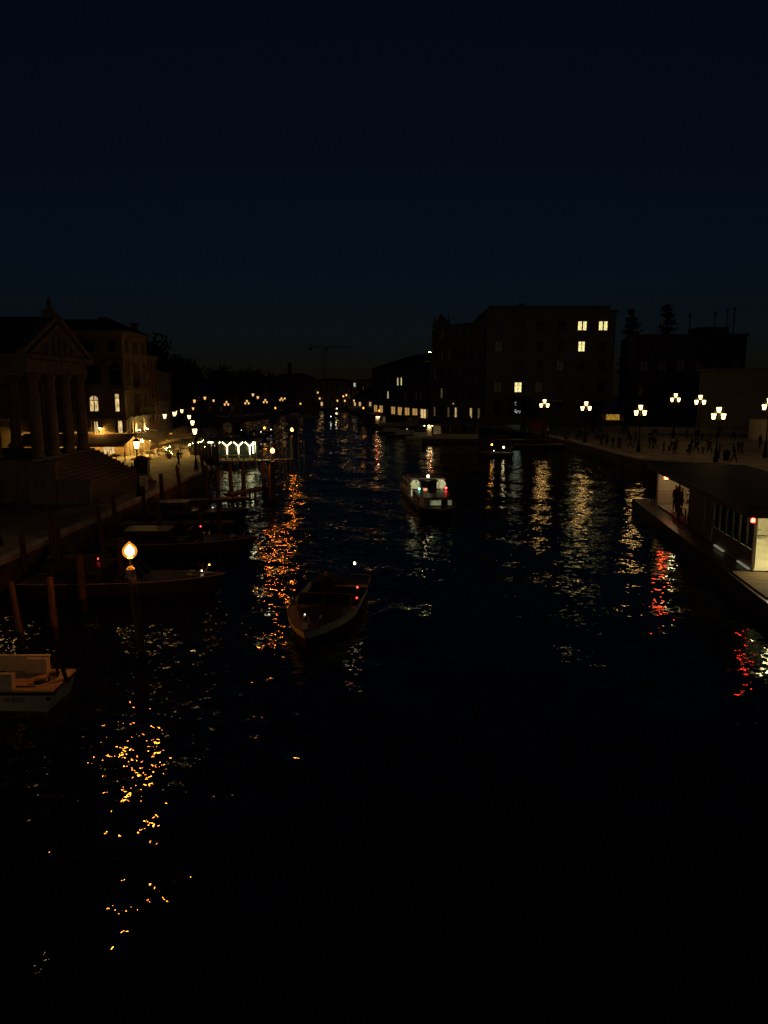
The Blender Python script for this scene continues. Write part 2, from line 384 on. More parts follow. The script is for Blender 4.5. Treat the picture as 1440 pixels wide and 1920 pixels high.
b = MB(); b.box((-4.9, 5.3, Z + 6.12), (9.7, 10.4, .5)); b.box((-4.9, 5.3, Z + 6.62), (9.6, 10.3, .5)); b.box((-4.85, 5.3, Z + 7.0), (10.4, 11.2, .25)); b.build('entablature', 'istria', ch)
for i in range(16): MB().box((.3, .4 + i * .655, Z + 6.8), (.16, .24, .14)).build('dentil', 'istria', ch)
zt = Z + 7.13
b = MB(); b.poly([(.05, .2, zt), (.05, 10.4, zt), (.05, 5.3, zt + 2.4)]); b.build('tympanum', 'istria', ch)
for s, y0 in ((1, -.35), (-1, 10.95)):
    b = MB(); p0, p1 = Vector((.15, y0, zt)), Vector((.15, 5.3, zt + 2.75)); d = (p1 - p0)
    for dx in (0, 1):
        pass
    n_ = Vector((0, -d.z, d.y)).normalized() * s * .32
    q = [p0, p1, p1 + n_, p0 + n_]; q2 = [v + Vector((-.6, 0, 0)) for v in q]
    b.poly(q if s > 0 else q[::-1]); b.poly(q2[::-1] if s > 0 else q2)
    for i in range(4): b.poly([q[i], q2[i], q2[(i + 1) % 4], q[(i + 1) % 4]])
    b.build('raking_cornice', 'istria', ch)
def figure_relief(h, w):
    b = MB(); b.lathe([(w * .5, 0), (w * .55, h * .2), (w * .35, h * .45), (w * .48, h * .65), (w * .2, h * .78), (w * .2, h * .82), (w * .26, h * .9), (w * .1, h)], n=8); return b
for y, h in ((3.2, .9), (4.3, 1.4), (5.3, 1.75), (6.2, 1.45), (7.4, .95)): figure_relief(h, .5).build('relief_figure', 'istria', ch, (.1, y, zt), 0, True)
b = MB(); b.poly([(-9.5, -.3, zt), (.1, -.3, zt), (.1, 5.3, zt + 2.9), (-9.5, 5.3, zt + 2.9)]); b.poly([(.1, 10.9, zt), (-9.5, 10.9, zt), (-9.5, 5.3, zt + 2.9), (.1, 5.3, zt + 2.9)]); b.build('porch_roof', 'tile', ch)
MB().box((-.5, 5.3, zt + 3.1), (.9, .9, .55)).build('acroterion_base', 'istria', ch)
figure_relief(1.0, .5).build('acroterion_statue', 'istria', ch, (-.5, 5.3, zt + 3.3), 0, True)
b = MB(); b.lathe([(8.6, 0), (8.6, 12.6), (9.1, 12.8), (9.3, 13.2), (8.4, 13.3), (8.2, 15.2), (8.5, 15.4), (8.0, 15.5)], n=40); b.build('rotunda', 'grey', ch, (-14.6, 5.4, 0), 0)
b = MB(); b.lathe([(8.0, 0), (7.9, 2.5), (7.2, 5.5), (5.8, 8.2), (3.6, 10.2), (1.4, 11.1), (1.2, 14), (.2, 15.5)], n=40); b.build('dome', 'copper', ch, (-14.6, 5.4, 15.5), 0, True)
nst = 15
for i in range(nst):
    w = 4.9 * (1 - i / nst); h = Z * (i + 1) / (nst + 1)
    MB().box((w / 2 + .02, 5.3, h - .095), (w, 11.9 - .0 * i, .19)).build('step', 'grey', ch)
b = MB(); b.prism([(.02, 0), (4.7, 0), (4.7, .15), (.02, Z - .3)], 0, 1); 
b.v = [(x, -.75 + z * .05 + 11.25 * 0, y) for x, y, z in b.v]
for yy in (-.9,):
    q = MB(); q.box((1.0, yy, (Z - .2) / 2), (1.9, .55, Z - .2)); q.box((1.0, yy, Z - .12), (2.1, .7, .16)); q.box((3.1, yy, .75), (2.2, .55, 1.5)); q.box((3.1, yy, 1.56), (2.4, .7, .14)); q.build('flank_wall', 'istria', ch)
MB().box((-9.3, 5.3, Z + 3), (.5, 11, 6)).build('porch_back_wall', 'grey', ch)
MB().box((-9.0, 5.3, Z + 1.7), (.12, 1.9, 3.4)).build('door', 'shutter', ch)
MB().box((-9, -5.6, 4.9), (13, 10, 9.8)).build('side_chapel', 'grey', ch)
# ---- hotel beside the church
ht = thing('hotel', 'ochre four storey hotel with arched windows above the lit restaurant', 'hotel', (-30, 88, 0))
sideW = 19; HT = 15.7
def sx(x): return sideW + x    # x relative to corner
wins = [(sx(-3.6), 7.5, 1.0, 1.75, 'arch mull', 'winw'), (sx(-.95), 7.6, .95, 2.0, 'arch half', 'winw'), (sx(-7.0), 7.5, 1.0, 1.75, 'arch shut', None), (sx(-10.5), 7.5, 1.0, 1.75, 'arch mull', 'wind'),
        (sx(-3.55), 4.75, .9, 1.35, 'half mull', 'winw'), (sx(-.75), 4.8, 1.0, 1.4, 'half', 'winw'), (sx(-7.0), 4.75, .9, 1.35, 'shut', None), (sx(-10.5), 4.75, .9, 1.35, 'mull', 'wind'),
        (sx(-3.6), 10.8, 1.0, 2.0, 'arch shut', None), (sx(-.95), 10.9, 1.4, 2.5, 'arch', None), (sx(-7), 10.8, 1.0, 2.0, 'shut', None), (sx(-10.5), 10.8, 1.0, 2.0, 'shut', None),
        (sx(-1.2), 14.0, .9, 1.2, '', None), (sx(-4), 14.0, .9, 1.2, 'shut', None), (sx(-7), 14, .9, 1.2, 'shut', None), (sx(-10.5), 14, .9, 1.2, 'shut', None),
        (sx(-2.2), 2.5, 1.3, 1.7, 'mull', 'winw'), (sx(-5.2), 2.5, 1.3, 1.7, 'mull', 'winw'), (sx(-8.3), 2.5, 1.3, 1.7, 'mull', 'winw')]
facade(ht, (-sideW, 0), 0, sideW, GZ, HT, wins, 'ochre')
fw = 9.0
wins = [(1.5, 14.0, .9, 1.2, '', None), (4.5, 14.0, 1.9, 1.2, 'mull', None), (7.6, 14.0, .9, 1.2, '', None)]
for z, h in ((10.9, 2.6), (7.3, 2.6)): wins += [(1.5, z, .95, h, 'arch', None), (3.9, z, .95, h, 'arch', None), (5.1, z, .95, h, 'arch', None), (7.6, z, .95, h, 'arch', None)]
wins += [(1.5, 4.5, .9, 1.6, '', None), (4.5, 4.5, 1.8, 1.8, 'mull', None), (7.6, 4.5, .9, 1.6, '', None), (1.5, 2.5, 1.2, 1.8, '', 'winw'), (4.5, 2.4, 2.2, 2.0, 'mull', 'winw'), (7.5, 2.5, 1.2, 1.8, '', 'winw')]
facade(ht, (0, 0), pi / 2, fw, GZ, HT, wins, 'cream')
core(ht, (-sideW, 0), 0, sideW, fw, GZ, HT, 'ochre')
for o_, a_, w_ in (((-sideW, 0), 0, sideW), ((0, 0), pi / 2, fw)):
    cornice(ht, o_, a_, w_, HT - .1); cornice(ht, o_, a_, w_, 9.1, .2, .2); cornice(ht, o_, a_, w_, 5.75, .18, .18)
hip_roof(ht, (-sideW, 0), 0, sideW, fw, HT + .1, 1.6)
for x, y, h in ((-3, 3, .9), (-8, 6, .7), (-.8, 7.2, .6)):
    q = MB(); q.box((x, y, HT + .6 + h / 2), (.6, .6, h)); q.box((x, y, HT + .75 + h), (.9, .9, .3)); q.build('chimney', 'rose', ht)
for z, x0, x1 in ((6.05, 2.7, 8.9), (9.35, 3.0, 6.2)):
    q = MB(); q.box((.45, (x0 + x1) / 2, z), (.9, x1 - x0, .16)); bal = q.build('balcony', 'istria', ht)
    q = MB(); k = int((x1 - x0) / .3)
    for i in range(k + 1): q.lathe([(.05, 0), (.07, .2), (.035, .45), (.05, .7)], (.82, x0 + (x1 - x0) * i / k, z + .08), 6)
    q.box((.82, (x0 + x1) / 2, z + .83), (.16, x1 - x0, .1)); q.build('balustrade', 'istria', bal)
for y in (3.0, 6.05):
    q = MB(); q.box((.1, y, 4.9), (.18, .55, 2.2)); q.box((.14, y, 5.9), (.3, .7, .2)); q.build('pilaster', 'cream', ht)
    q = MB(); q.lathe([(.09, 0), (.13, .12), (.13, .2)], n=10); u = q.build('uplight', 'iron', ht, (.5, y, 4.05))
    MB().lathe([(.11, .2), (.11, .23)], n=10).build('lens', 'uplight', u)
q = MB(); q.box((.8, 8.2, 6.95), (.5, .12, .8)); sg = q.build('sign_panel', 'white', ht)
MB().tube((0, 8.2, 7.4), (1.0, 8.2, 7.4), .025).build('sign_bracket', 'iron', sg)
MB().box((.8, 8.12, 6.95), (.4, .02, .62)).build('lit_face', 'wind', sg)
# ---- row of lower houses beyond the hotel
def house(name, label, p0, p1, dep, z1, wallmat, nfl, nb, lits={}, roof=1.4, cat='house', style='mull', winmat='istria', ww=.95, hh=1.7, group=None, roofm='tile'):
    W = hypot(p1[0] - p0[0], p1[1] - p0[1]); a = atan2(p1[1] - p0[1], p1[0] - p0[0])
    r = thing(name, label, cat, (p0[0], p0[1], 0), a, group)
    fh = (z1 - GZ) / nfl
    rows = [(GZ + fh * (i + .5), ww, min(hh, fh * .6), style) for i in range(nfl)]
    facade(r, (0, 0), 0, W, GZ, z1, grid(W, nb, rows, lits), wallmat, winmat)
    core(r, (0, 0), 0, W, dep, GZ, z1, wallmat); cornice(r, (0, 0), 0, W, z1 - .1, .3, .25)
    if roof: hip_roof(r, (0, 0), 0, W, dep, z1 + .08, roof, roofm)
    return r
house('row_house', 'narrow rose house with tall paired windows next to the hotel', (-30.4, 97.3), (-30.9, 104), 10, 13.4, 'rose', 4, 3, {}, 1.2, ww=1.0, hh=2.0)
house('row_house', 'dim plastered house behind the parasols, third along the left bank', (-31.2, 104.4), (-32.8, 115), 10, 11.6, 'grey', 3, 5, {(0, 1): 'wind'}, 1.3)
house('row_house', 'grey house with pale corner quoins at the end of the left bank row', (-33, 115.4), (-36.6, 131), 12, 11.8, 'cream', 3, 6, {}, 1.4)
house('row_house', 'low dark house half hidden by garden trees on the left bank', (-38.5, 134), (-47, 156), 12, 9.5, 'grey', 3, 7, {(0, 2): 'wind'}, 1.4)
house('garden_villa', 'dark building behind the garden trees past the left bank lamps', (-74, 250), (-46, 258), 14, 11, 'rose', 3, 8, {(0, 5): 'wind', (0, 6): 'wind'}, 1.8)
# ---- far end of the canal
house('canal_end_house', 'dark red house with rounded roof at the far canal end, below the thin chimney', (-52, 352), (-33, 352), 16, 14.6, 'rose', 4, 7, {}, 2.2)
house('canal_end_house', 'grey three storey house at the far canal end with a lit shopfront', (-32.4, 350), (-15, 350), 14, 13.2, 'grey', 4, 7, {(0, 1): 'winw', (0, 3): 'wind', (2, 0): 'wind'}, 1.2)
house('canal_end_house', 'pale house at the far canal end with red awnings and one bright upper window', (-14.6, 349), (2, 345), 14, 13.0, 'cream', 4, 7, {(3, 0): 'winc', (0, 0): 'winw', (0, 1): 'winw', (0, 3): 'winw', (1, 1): 'wind', (1, 2): 'wind'}, 1.0)
t = thing('factory_chimney', 'thin tall brick chimney on the skyline beyond the canal end', 'chimney', (-46.8, 380, GZ)); MB().lathe([(1.1, 0), (.75, 20), (.9, 20.4), (.9, 21.2)], n=12).build('shaft', 'rose', t); MB().box((0, 0, 1.2), (3, 3, 2.4)).build('base', 'rose', t)
t = thing('tower_crane', 'faint tower crane standing on the skyline above the canal end', 'crane', (-35, 450, GZ), radians(8))
q = MB()
for x in (-.8, .8):
    for y in (-.8, .8): q.tube((x, y, 0), (x, y, 33), .1, n=4)
for k in range(16): q.tube((-.8, -.8, k * 2), (.8, -.8, k * 2 + 2), .06, n=4); q.tube((.8, .8, k * 2), (-.8, .8, k * 2 + 2), .06, n=4)
q.build('mast', 'iron', t)
q = MB()
for z in (32.2, 33.4): q.tube((-9, 0, z), (16, 0, z), .11, n=4)
for k in range(25): q.tube((-9 + k, 0, 32.2), (-8.5 + k, 0, 33.4), .06, n=4); q.tube((-8.5 + k, 0, 33.4), (-8 + k, 0, 32.2), .06, n=4)
q.build('jib', 'iron', t); MB().box((-8, 0, 31.6), (2, 1.2, 1.6)).build('counterweight', 'grey', t); MB().box((1.2, 0, 31.6), (1.2, 1.2, 1.8)).build('cab', 'iron', t)
# ---- footbridge with stepped ramp at the far left
t = thing('footbridge', 'low arched footbridge with a stepped lit ramp beyond the left bank garden', 'bridge', (-38, 292, 0))
q = MB(); N = 14
for i in range(N):
    x0, x1 = -13 + 26 * i / N, -13 + 26 * (i + 1) / N; f = lambda x: 1.6 + 2.6 * (1 - (x / 13) ** 2)
    q.poly([(x0, -2, f(x0)), (x1, -2, f(x1)), (x1, 2, f(x1)), (x0, 2, f(x0))]); g = lambda x: max(-.5, 3.4 * (1 - (x / 8.5) ** 2))
    q.poly([(x0, -2, g(x0)), (x1, -2, g(x1)), (x1, -2, f(x1)), (x0, -2, f(x0))])
q.build('arch', 'istria', t)
q = MB()
for i in range(N + 1): x = -13 + 26 * i / N; q.tube((x, -1.9, f(x)), (x, -1.9, f(x) + 1), .05, n=4)
for i in range(N): x0, x1 = -13 + 26 * i / N, -13 + 26 * (i + 1) / N; q.tube((x0, -1.9, f(x0) + 1), (x1, -1.9, f(x1) + 1), .07, n=4)
q.build('railing', 'white', t)
# ---- right bank
HL = hypot(15.2, 66)
rr = thing('canal_hall', 'long low dark hall with a lit orange arcade beyond the station plaza', 'hall', (-4, 262, 0), atan2(-66, 15.2))
hw = [(5 + k * 8.4, 2.95, 5.6, 2.3, 'mull', ('arcade', 'arcade', None, 'arcade', 'arcade', 'arcade', 'arcade', 'winw')[k]) for k in range(8)]
for z, lt in ((7.6, {5: 'winy', 13: 'wind', 14: 'wind', 10: 'wind'}), (11.6, {5: 'wind', 8: 'winy', 9: 'winy'})): hw += [(2.5 + k * 4.2, z, 1.9, 2.2, 'mull', lt.get(k)) for k in range(16)]
facade(rr, (0, 0), 0, HL, GZ, 16.2, hw, 'grey'); core(rr, (0, 0), 0, HL, 22, GZ, 16.2, 'grey'); cornice(rr, (0, 0), 0, HL, 16.1, .4, .3); hip_roof(rr, (0, 0), 0, HL, 22, 16.3, 4.0)
q = MB(); 
q.box((HL / 2, -.7, 4.35), (HL, 1.4, .14))
q.build('arcade_canopy', 'grey', rr)
gp = house('gabled_palace', 'dark palace with a stepped gable and tall pilasters between hall and office block', (12, 193), (22.8, 175), 20, 24.6, 'travertine', 5, 7, {(4, 1): 'wind', (3, 1): 'wind', (3, 2): 'wind', (2, 0): 'wind', (1, 1): 'wind', (0, 0): 'winm', (0, 2): 'winm', (0, 3): 'winw', (0, 5): 'winw', (0, 6): 'winm', (1, 1): 'winm'}, 0, cat='palace', ww=.9, hh=2.3)
for i in range(8): MB().box((.15 + i * 2.95, -.16, 10), (.5, .34, 17)).build('pilaster', 'travertine', gp)
q = MB(); q.prism([(0, 24.6), (6.5, 24.6), (6.5, 25.2), (5.2, 25.2), (5.2, 26.0), (4.4, 26.4), (3.3, 27.4), (2.2, 26.4), (1.4, 26.0), (1.4, 25.2), (0, 25.2)], 0, .8); q.v = [(x, z + .1, y) for x, y, z in q.v]; q.build('gable', 'travertine', gp)
for x in (.4, 6.2): MB().lathe([(.3, 0), (.35, .5), (.12, .9), (.18, 1.3), (.03, 2.2)], n=8).build('finial', 'travertine', gp, (x, .5, 25.2))
MB().tube((-.6, 1, 20), (-.6, 1, 27), .06, n=5).build('mast', 'iron', gp)
q = MB(); q.lathe([(.1, 0), (.3, .15), (.3, .4)], n=8); fl = q.build('floodlight', 'iron', gp, (-1.0, .2, 18.1)); MB().lathe([(.28, .41), (.28, .46)], n=8).build('lens', 'bulb', fl)
# office block with the big flat front
ob = thing('office_block', 'tall travertine office block with a few lit windows behind the station plaza', 'office block', (23, 172, 0))
W = 28.6; HB = 26.6; rows = [(5.2, 1.4, 2.6, ''), (9.7, 1.5, 2.1, 'mull cross'), (14.4, 1.4, 2.1, 'mull'), (18.7, 1.4, 2.1, 'mull cross'), (23.2, 1.9, 1.9, 'mull wide')]
pit = 4.65; x0 = 2.6
lw = {(4, 4): 'winy', (4, 5): 'winy', (3, 4): 'winy', (1, 1): 'winy', (0, 1): 'winc', (1, 2): 'wind', (2, 3): 'wind', (3, 0): 'wind', (1, 0): 'wind'}
facade(ob, (0, 0), 0, W, GZ, HB, grid(W, 6, rows, lw, x0, pit), 'travertine')
core(ob, (0, 0), 0, W, 30, GZ, HB, 'travertine')
cornice(ob, (0, 0), 0, W, HB - .2, .9, .5, 'travertine'); cornice(ob, (0, 0), 0, W, 12.0, .3, .3, 'travertine'); cornice(ob, (0, 0), 0, W, 7.6, .25, .25, 'travertine'); cornice(ob, (0, 0), 0, W, 21.2, .2, .25, 'travertine')
q = MB(); q.prism([(1, 1.5), (27.6, 1.5), (27.6, 28), (1, 28)], HB, HB + 1.2); q.build('parapet', 'travertine', ob)
hip_roof(ob, (2, 3), 0, W - 4, 22, HB + 1.2, 1.2)
for i in range(7): MB().box((.3 + i * pit, -.09, 4.6), (.7, .2, 6)).build('pilaster', 'travertine', ob)
q = MB(); q.box((16, -.8, 6.7), (2.4, .1, .35)); q.build('sign_panel', 'white', ob)
for x, y, h in ((9.5, 11, 1.1), (21, 13, .8)):
    q = MB(); q.box((x, y, HB + 1.2 + h / 2), (.8, .8, h)); q.box((x, y, HB + 1.35 + h), (1.1, 1.1, .3)); q.build('chimney', 'grey', ob)
for i in range(15): MB().box((.25 if i % 2 else .35, -.05, 2 + i * 1.6), (.5 if i % 2 else .7, .12, 1.5)).build('quoin', 'istria', ob)
for r_ in range(5):
    for i in range(6):
        if r_ in (1, 3): MB().box((x0 + i * pit, -.14, rows[r_][0] + rows[r_][2] / 2 + .3), (2.2, .3, .14)).build('window_hood', 'istria', ob)
# unlit mass behind the plaza, station front
ds = thing('unlit_block', 'long unlit block with rooftop masts behind the triple lamps', 'building', (52.5, 160, 0), radians(-6))
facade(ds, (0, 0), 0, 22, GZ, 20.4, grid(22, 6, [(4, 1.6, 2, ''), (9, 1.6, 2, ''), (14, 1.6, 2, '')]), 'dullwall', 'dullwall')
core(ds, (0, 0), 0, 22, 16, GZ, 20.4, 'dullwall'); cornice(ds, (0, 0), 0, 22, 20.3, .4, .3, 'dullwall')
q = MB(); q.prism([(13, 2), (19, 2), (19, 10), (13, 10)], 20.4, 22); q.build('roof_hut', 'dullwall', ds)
for x, h in ((11, 4), (16, 4.2), (18.4, 5), (19.8, 5.2)): q = MB(); q.tube((x, 2, 20.4), (x, 2, 20.4 + h), .13, .1, 6); q.box((x, 2, 20.4 + h), (.35, .35, .7)); q.build('mast', 'iron', ds)
sf = thing('railway_station', 'low wide railway station front with horizontal stone bands', 'station', (57, 138, 0), radians(-24))
MB().box((22, 8, 6.9), (44, 16, 11)).build('rear_wall', 'travertine', sf)
for i in range(13): MB().box((22, -.12, 2.2 + i * .82), (44, .26, .70)).build('stone_band', 'travertine', sf)
MB().box((22, -1.4, 12.6), (45, 3.2, .45)).build('roof_slab', 'grey', sf)

# ------------------------------------------------------------------ trees
def tree(name, label, loc, h, rx, rz_, n, leaf=.4, m='leafdark', trunk=.3, group=None, shape='round', cat='tree', seed=0):
    rr_ = random.Random(seed); t = thing(name, label, cat, loc, 0, group)
    b = MB(); zc = h - rz_; b.tube((0, 0, -.1), (.1, .05, h - .5 if shape == 'cedar' else zc), trunk, trunk * .6, 8)
    for k in range(7):
        a = k * 2.4; b.tube((.1, .05, zc - rz_ * .5 + k * rz_ * .12), (cos(a) * rx * .65, sin(a) * rx * .65, zc - rz_ * .1 + k * rz_ * .13), trunk * .35, trunk * .1, 5)
    b.build('trunk', 'bark', t)
    b = MB(); cl = []
    if shape == 'cedar':
        for k in range(11):
            f = k / 10; rr = rx * (1 - f * .8) * rr_.uniform(.7, 1.15) + .3; zz = zc - rz_ + 2 * rz_ * f
            cl.append((0, 0, zz, .5, .7))
            for j in range(5): a = rr_.uniform(0, 6.28); cl.append((cos(a) * rr * .5, sin(a) * rr * .5, zz + rr_.uniform(-.4, .4), rr * .45, .4))
    else:
        for k in range(26):
            a, u, r = rr_.uniform(0, 6.28), rr_.uniform(-.9, 1), rr_.uniform(.3, .85); q = math.sqrt(max(0, 1 - u * u * .8)); s = rr_.uniform(.22, .4)
            cl.append((cos(a) * q * r * rx, sin(a) * q * r * rx, zc + u * r * rz_ * 1.05, s * rx, s * rz_))
    for i in range(n):
        x, y, z, s, sz = cl[i % len(cl)]; g = [rr_.gauss(0, .5) for _ in range(3)]
        p = Vector((x + g[0] * s, y + g[1] * s, z + g[2] * sz)); u = Vector((rr_.gauss(0, 1), rr_.gauss(0, 1), rr_.gauss(0, 1))).normalized(); w = u.orthogonal().normalized(); l_ = leaf * rr_.uniform(.6, 1.3)
        b.poly([p - u * l_, p + w * l_ * .55, p + u * l_, p - w * l_ * .55])
    b.build('crown', m, t); return t
G = 'garden trees on the left bank'
for i, (x, y, h, r, lb) in enumerate([(-52, 170, 19, 7.5, 'tall dark tree rising behind the left bank houses'), (-45, 162, 15, 5.5, 'rounded dark tree at the edge of the left bank houses'), (-58, 205, 16, 7, 'broad dark garden tree behind the two white lights'), (-62, 238, 16.5, 8, 'wide dark garden tree above the left triple lamp of the garden'), (-53, 243, 15.5, 7, 'dark garden tree between the left and middle garden triple lamps'), (-46, 252, 15, 6, 'dark garden tree above the middle garden triple lamp'), (-42, 262, 14.5, 5.5, 'thin topped garden tree by the right garden triple lamp'), (-66, 190, 18, 8, 'large dark tree farthest behind the left bank houses')]):
    tree('garden_tree', lb, (x, y, GZ), h, r, h * .36, 1500, .55, 'leafdark', .35, G, seed=i)
tree('cedar_tree', 'layered cedar top just right of the office block', (61, 190, GZ), 26.5, 4.5, 8, 1500, .5, 'leafdark', .4, 'cedars behind the unlit block', 'cedar', seed=31)
tree('cedar_tree', 'layered cedar top rising over the middle of the unlit block', (69.5, 190, GZ), 27.5, 5, 8.5, 1700, .5, 'leafdark', .4, 'cedars behind the unlit block', 'cedar', seed=32)
tree('plaza_tree', 'round dark clipped tree in front of the office block', (27.5, 150, GZ), 6.8, 3.2, 2.4, 1800, .3, 'leafdark', .22, seed=40)
tree('plaza_tree', 'small dark tree beside the yellow lit stall on the plaza', (40.8, 148, GZ), 6.0, 2.2, 2.2, 1000, .3, 'leafdark', .18, seed=41)
tree('bank_tree', 'rounded dark tree beside the far orange canal lamp', (-7.6, 272, GZ), 10.5, 4, 4, 1200, .4, 'leafdark', .3, seed=42)

# ------------------------------------------------------------------ lamps
def lantern_mesh():
    g = MB().lathe([(.09, 0), (.13, .03), (.23, .5), (.22, .52)], n=8).mesh('glass', 'lantern')
    c = MB().lathe([(.27, .52), (.28, .56), (.15, .68), (.06, .74), (.05, .84), (.02, .95)], n=8).mesh('cap', 'iron')
    f = MB()
    for i in range(8): a = 2 * pi * i / 8; f.tube((.14 * cos(a), .14 * sin(a), .03), (.245 * cos(a), .245 * sin(a), .52), .012, n=4)
    f.lathe([(.03, -.14), (.1, -.06), (.12, .0), (.13, .03)], n=8)
    return g, c, f.mesh('lantern', 'iron')
LG, LC, LF = lantern_mesh()
LGF = MB().lathe([(.09, 0), (.13, .03), (.23, .5), (.22, .52)], n=8).mesh('glass', 'lanternfar')
LGW = MB().lathe([(.09, 0), (.13, .03), (.23, .5), (.22, .52)], n=8).mesh('glass', 'lanternw')
def lantern(root, loc, pale=False, s=1.0):
    far = root.location.y > 140
    o = inst('lantern', LF, root, loc); o.scale = (s, s, s); inst('glass', LGF if far else LGW if pale else LG, o); inst('cap', LC, o)
POLE = MB().lathe([(.22, 0), (.22, .3), (.15, .4), (.13, .9), (.09, 1.0), (.06, 1.1), (.05, 3.0), (.075, 3.04), (.045, 3.1), (.045, 3.45)], n=10).mesh('pole', 'iron')
def street_lamp(label, x, y, z, pale=False, group='single street lanterns on the left bank', s=1.0, zb=GZ):
    t = thing('street_lamp', label, 'street lamp', (x, y, zb), 0, group); p = inst('pole', POLE, t); p.scale = (1, 1, (z - .4 - zb) / 3.45); lantern(t, (0, 0, z - .3 - zb), pale, s)
def triple_lamp(label, x, y, z, group, s=1.0, rz=0):
    t = thing('triple_street_lamp', label, 'street lamp', (x, y, GZ), rz, group); p = inst('pole', POLE, t); p.scale = (1.2, 1.2, (z + .1 - GZ) / 3.45)
    h = z - GZ; q = MB()
    for sgn in (-1, 1): q.path([(0, 0, h - .75), (sgn * .25, 0, h - .95), (sgn * .5, 0, h - .85), (sgn * .52, 0, h - .55)], .025, 5)
    q.build('arm', 'iron', t)
    lantern(t, (0, 0, h + .18), False, s); lantern(t, (-.52, 0, h - .5), False, s); lantern(t, (.52, 0, h - .5), False, s)
street_lamp('lit lantern on a tall thin post at the quay edge before the restaurant', -17.75, 54, 5.15)
street_lamp('lit lantern at the rounded quay corner by the walking person', -18.3, 73, 5.1)
street_lamp('reddish lit lantern right behind the quay corner lantern', -22.8, 90, 5.2)
street_lamp('lit lantern above the quay corner lanterns, third in their line', -28.3, 110, 5.2)
street_lamp('paired lit lantern farthest along the left bank quay', -39.5, 157, 5.3)
street_lamp('lit lantern on the quay above the moored work boat, at the picture edge', -19.1, 36.5, 5.1)
def wall_lamp(label, x, y, z):
    t = thing('wall_lantern', label, 'wall lamp', (x, y, z), 0, 'wall lanterns on the left bank houses'); MB().path([(-.9, 0, .75), (-.4, 0, .95), (0, 0, .85), (0, 0, .7)], .03, 5).build('bracket', 'iron', t); MB().box((-.9, 0, .7), (.06, .2, .5)).build('back_plate', 'iron', t); lantern(t, (0, 0, 0), True, 1.25)
wall_lamp('pale wall lantern on the house nearest the parasols', -30.4, 105, 5.1); wall_lamp('pale wall lantern second along the left bank houses', -31.0, 112, 5.2)
wall_lamp('pale wall lantern third along the left bank houses', -32.5, 118, 5.2); wall_lamp('pale wall lantern fourth along the left bank houses', -36.0, 135, 5.0)
street_lamp('pale lantern alone above the left bank lanterns', -47.4, 190, 6.2, True, s=1.5)
street_lamp('pale lantern of the close pair under the garden trees, the yellow one', -45.3 - 3, 205, 6.8, True, s=1.5); street_lamp('small white lantern beside the yellow one under the garden trees', -46.2, 206, 6.2, True, s=1.2)
G1 = 'triple lamps along the garden bank'
triple_lamp('triple lamp at the garden bank, leftmost of three', -47.7, 230, 4.9, G1, 1.3); triple_lamp('triple lamp at the garden bank, middle of three', -43.3, 240, 5.1, G1, 1.3); triple_lamp('triple lamp at the garden bank, rightmost of three', -40.0, 256, 5.2, G1, 1.3)
triple_lamp('tiny double-lit lamp near the footbridge ramp', -40.5, 300, 5.3, G1, 1.4)
street_lamp('small far lantern just right of the tiny double-lit lamp', -41.5, 318, 5.5, True, 'lanterns at the far canal end', 1.5)
for x, y, z, lb in [(-40.2 - 2, 245, 7.4, 'dim lantern high among the garden lights'), (-41.5, 250, 6.5, 'dim lantern low among the garden lights'), (-40, 268, 8.9, 'white lantern highest above the garden bank'), (-29, 343, 5.2, 'far lantern in front of the grey canal end house'), (-30, 345, 7.8, 'bright white lantern high on the grey canal end house'), (-16.9, 341, 6.7, 'yellow far lantern at the pale canal end house, upper one'), (-18.3, 342, 6.2, 'yellow far lantern at the pale canal end house, lower one'), (-17.5, 339.5, 4.2, 'yellow far lantern low at the canal end landing'), (-21, 342.5, 4.2, 'yellow far lantern leftmost at the canal end landing'), (-13.5, 341, 4.3, 'yellow far lantern rightmost at the canal end landing'), (-9, 341, 9.6, 'white far lantern high beside the hall roof corner')]:
    street_lamp(lb, x, y, z, True, 'lanterns at the far canal end', 1.7)
G2 = 'triple lamps on the station plaza'
for lb, x, y, z in [('triple lamp before the office block beside the clipped tree', 26.0, 123, 6.75), ('triple lamp left of the yellow lit stall', 29.3, 110, 6.6), ('triple lamp in the middle of the plaza, just left of the back pair', 31.9, 94.3, 6.4), ('triple lamp at the back of the plaza, left of the back pair', 46.2, 120.5, 7.7), ('triple lamp at the back of the plaza, right of the back pair', 43.9, 105.5, 7.55), ('largest triple lamp, nearest on the plaza', 35.5, 80.4, 6.45), ('triple lamp cut by the right picture edge behind the round hoarding', 43.6, 86, 7.3), ('triple lamp beyond the right picture edge by the round hoarding', 58.2, 108.5, 6.8)]:
    triple_lamp(lb, x, y, z, G2, 1.15)
triple_lamp('unseen triple lamp added beyond the picture edge to light the work boat', -18.3, 13.5, 5.6, 'added unseen lamps beyond the picture edge', 1.4)  # unseen lamp added for the hull sides, in place of bridge lights
G3 = 'triple lamps along the far right bank'
for lb, x, y, z in [('triple lamp in front of the gabled palace', 17.6, 185, 5.7), ('triple lamp beside the right end of the lit arcade', 11.8, 205, 5.5), ('triple lamp before the third arcade bay', 8.9, 219, 5.7), ('left one of two overlapping triple lamps before the arcade', 6.5, 225, 5.4), ('triple lamp at the left end of the lit arcade', 1.4, 247, 5.7)]:
    triple_lamp(lb, x, y, z, G3, 1.35)
street_lamp('single lantern high beside the triple lamp of the gabled palace', 17.2, 190, 7.2, True, 'lanterns on the far right bank', 1.5)

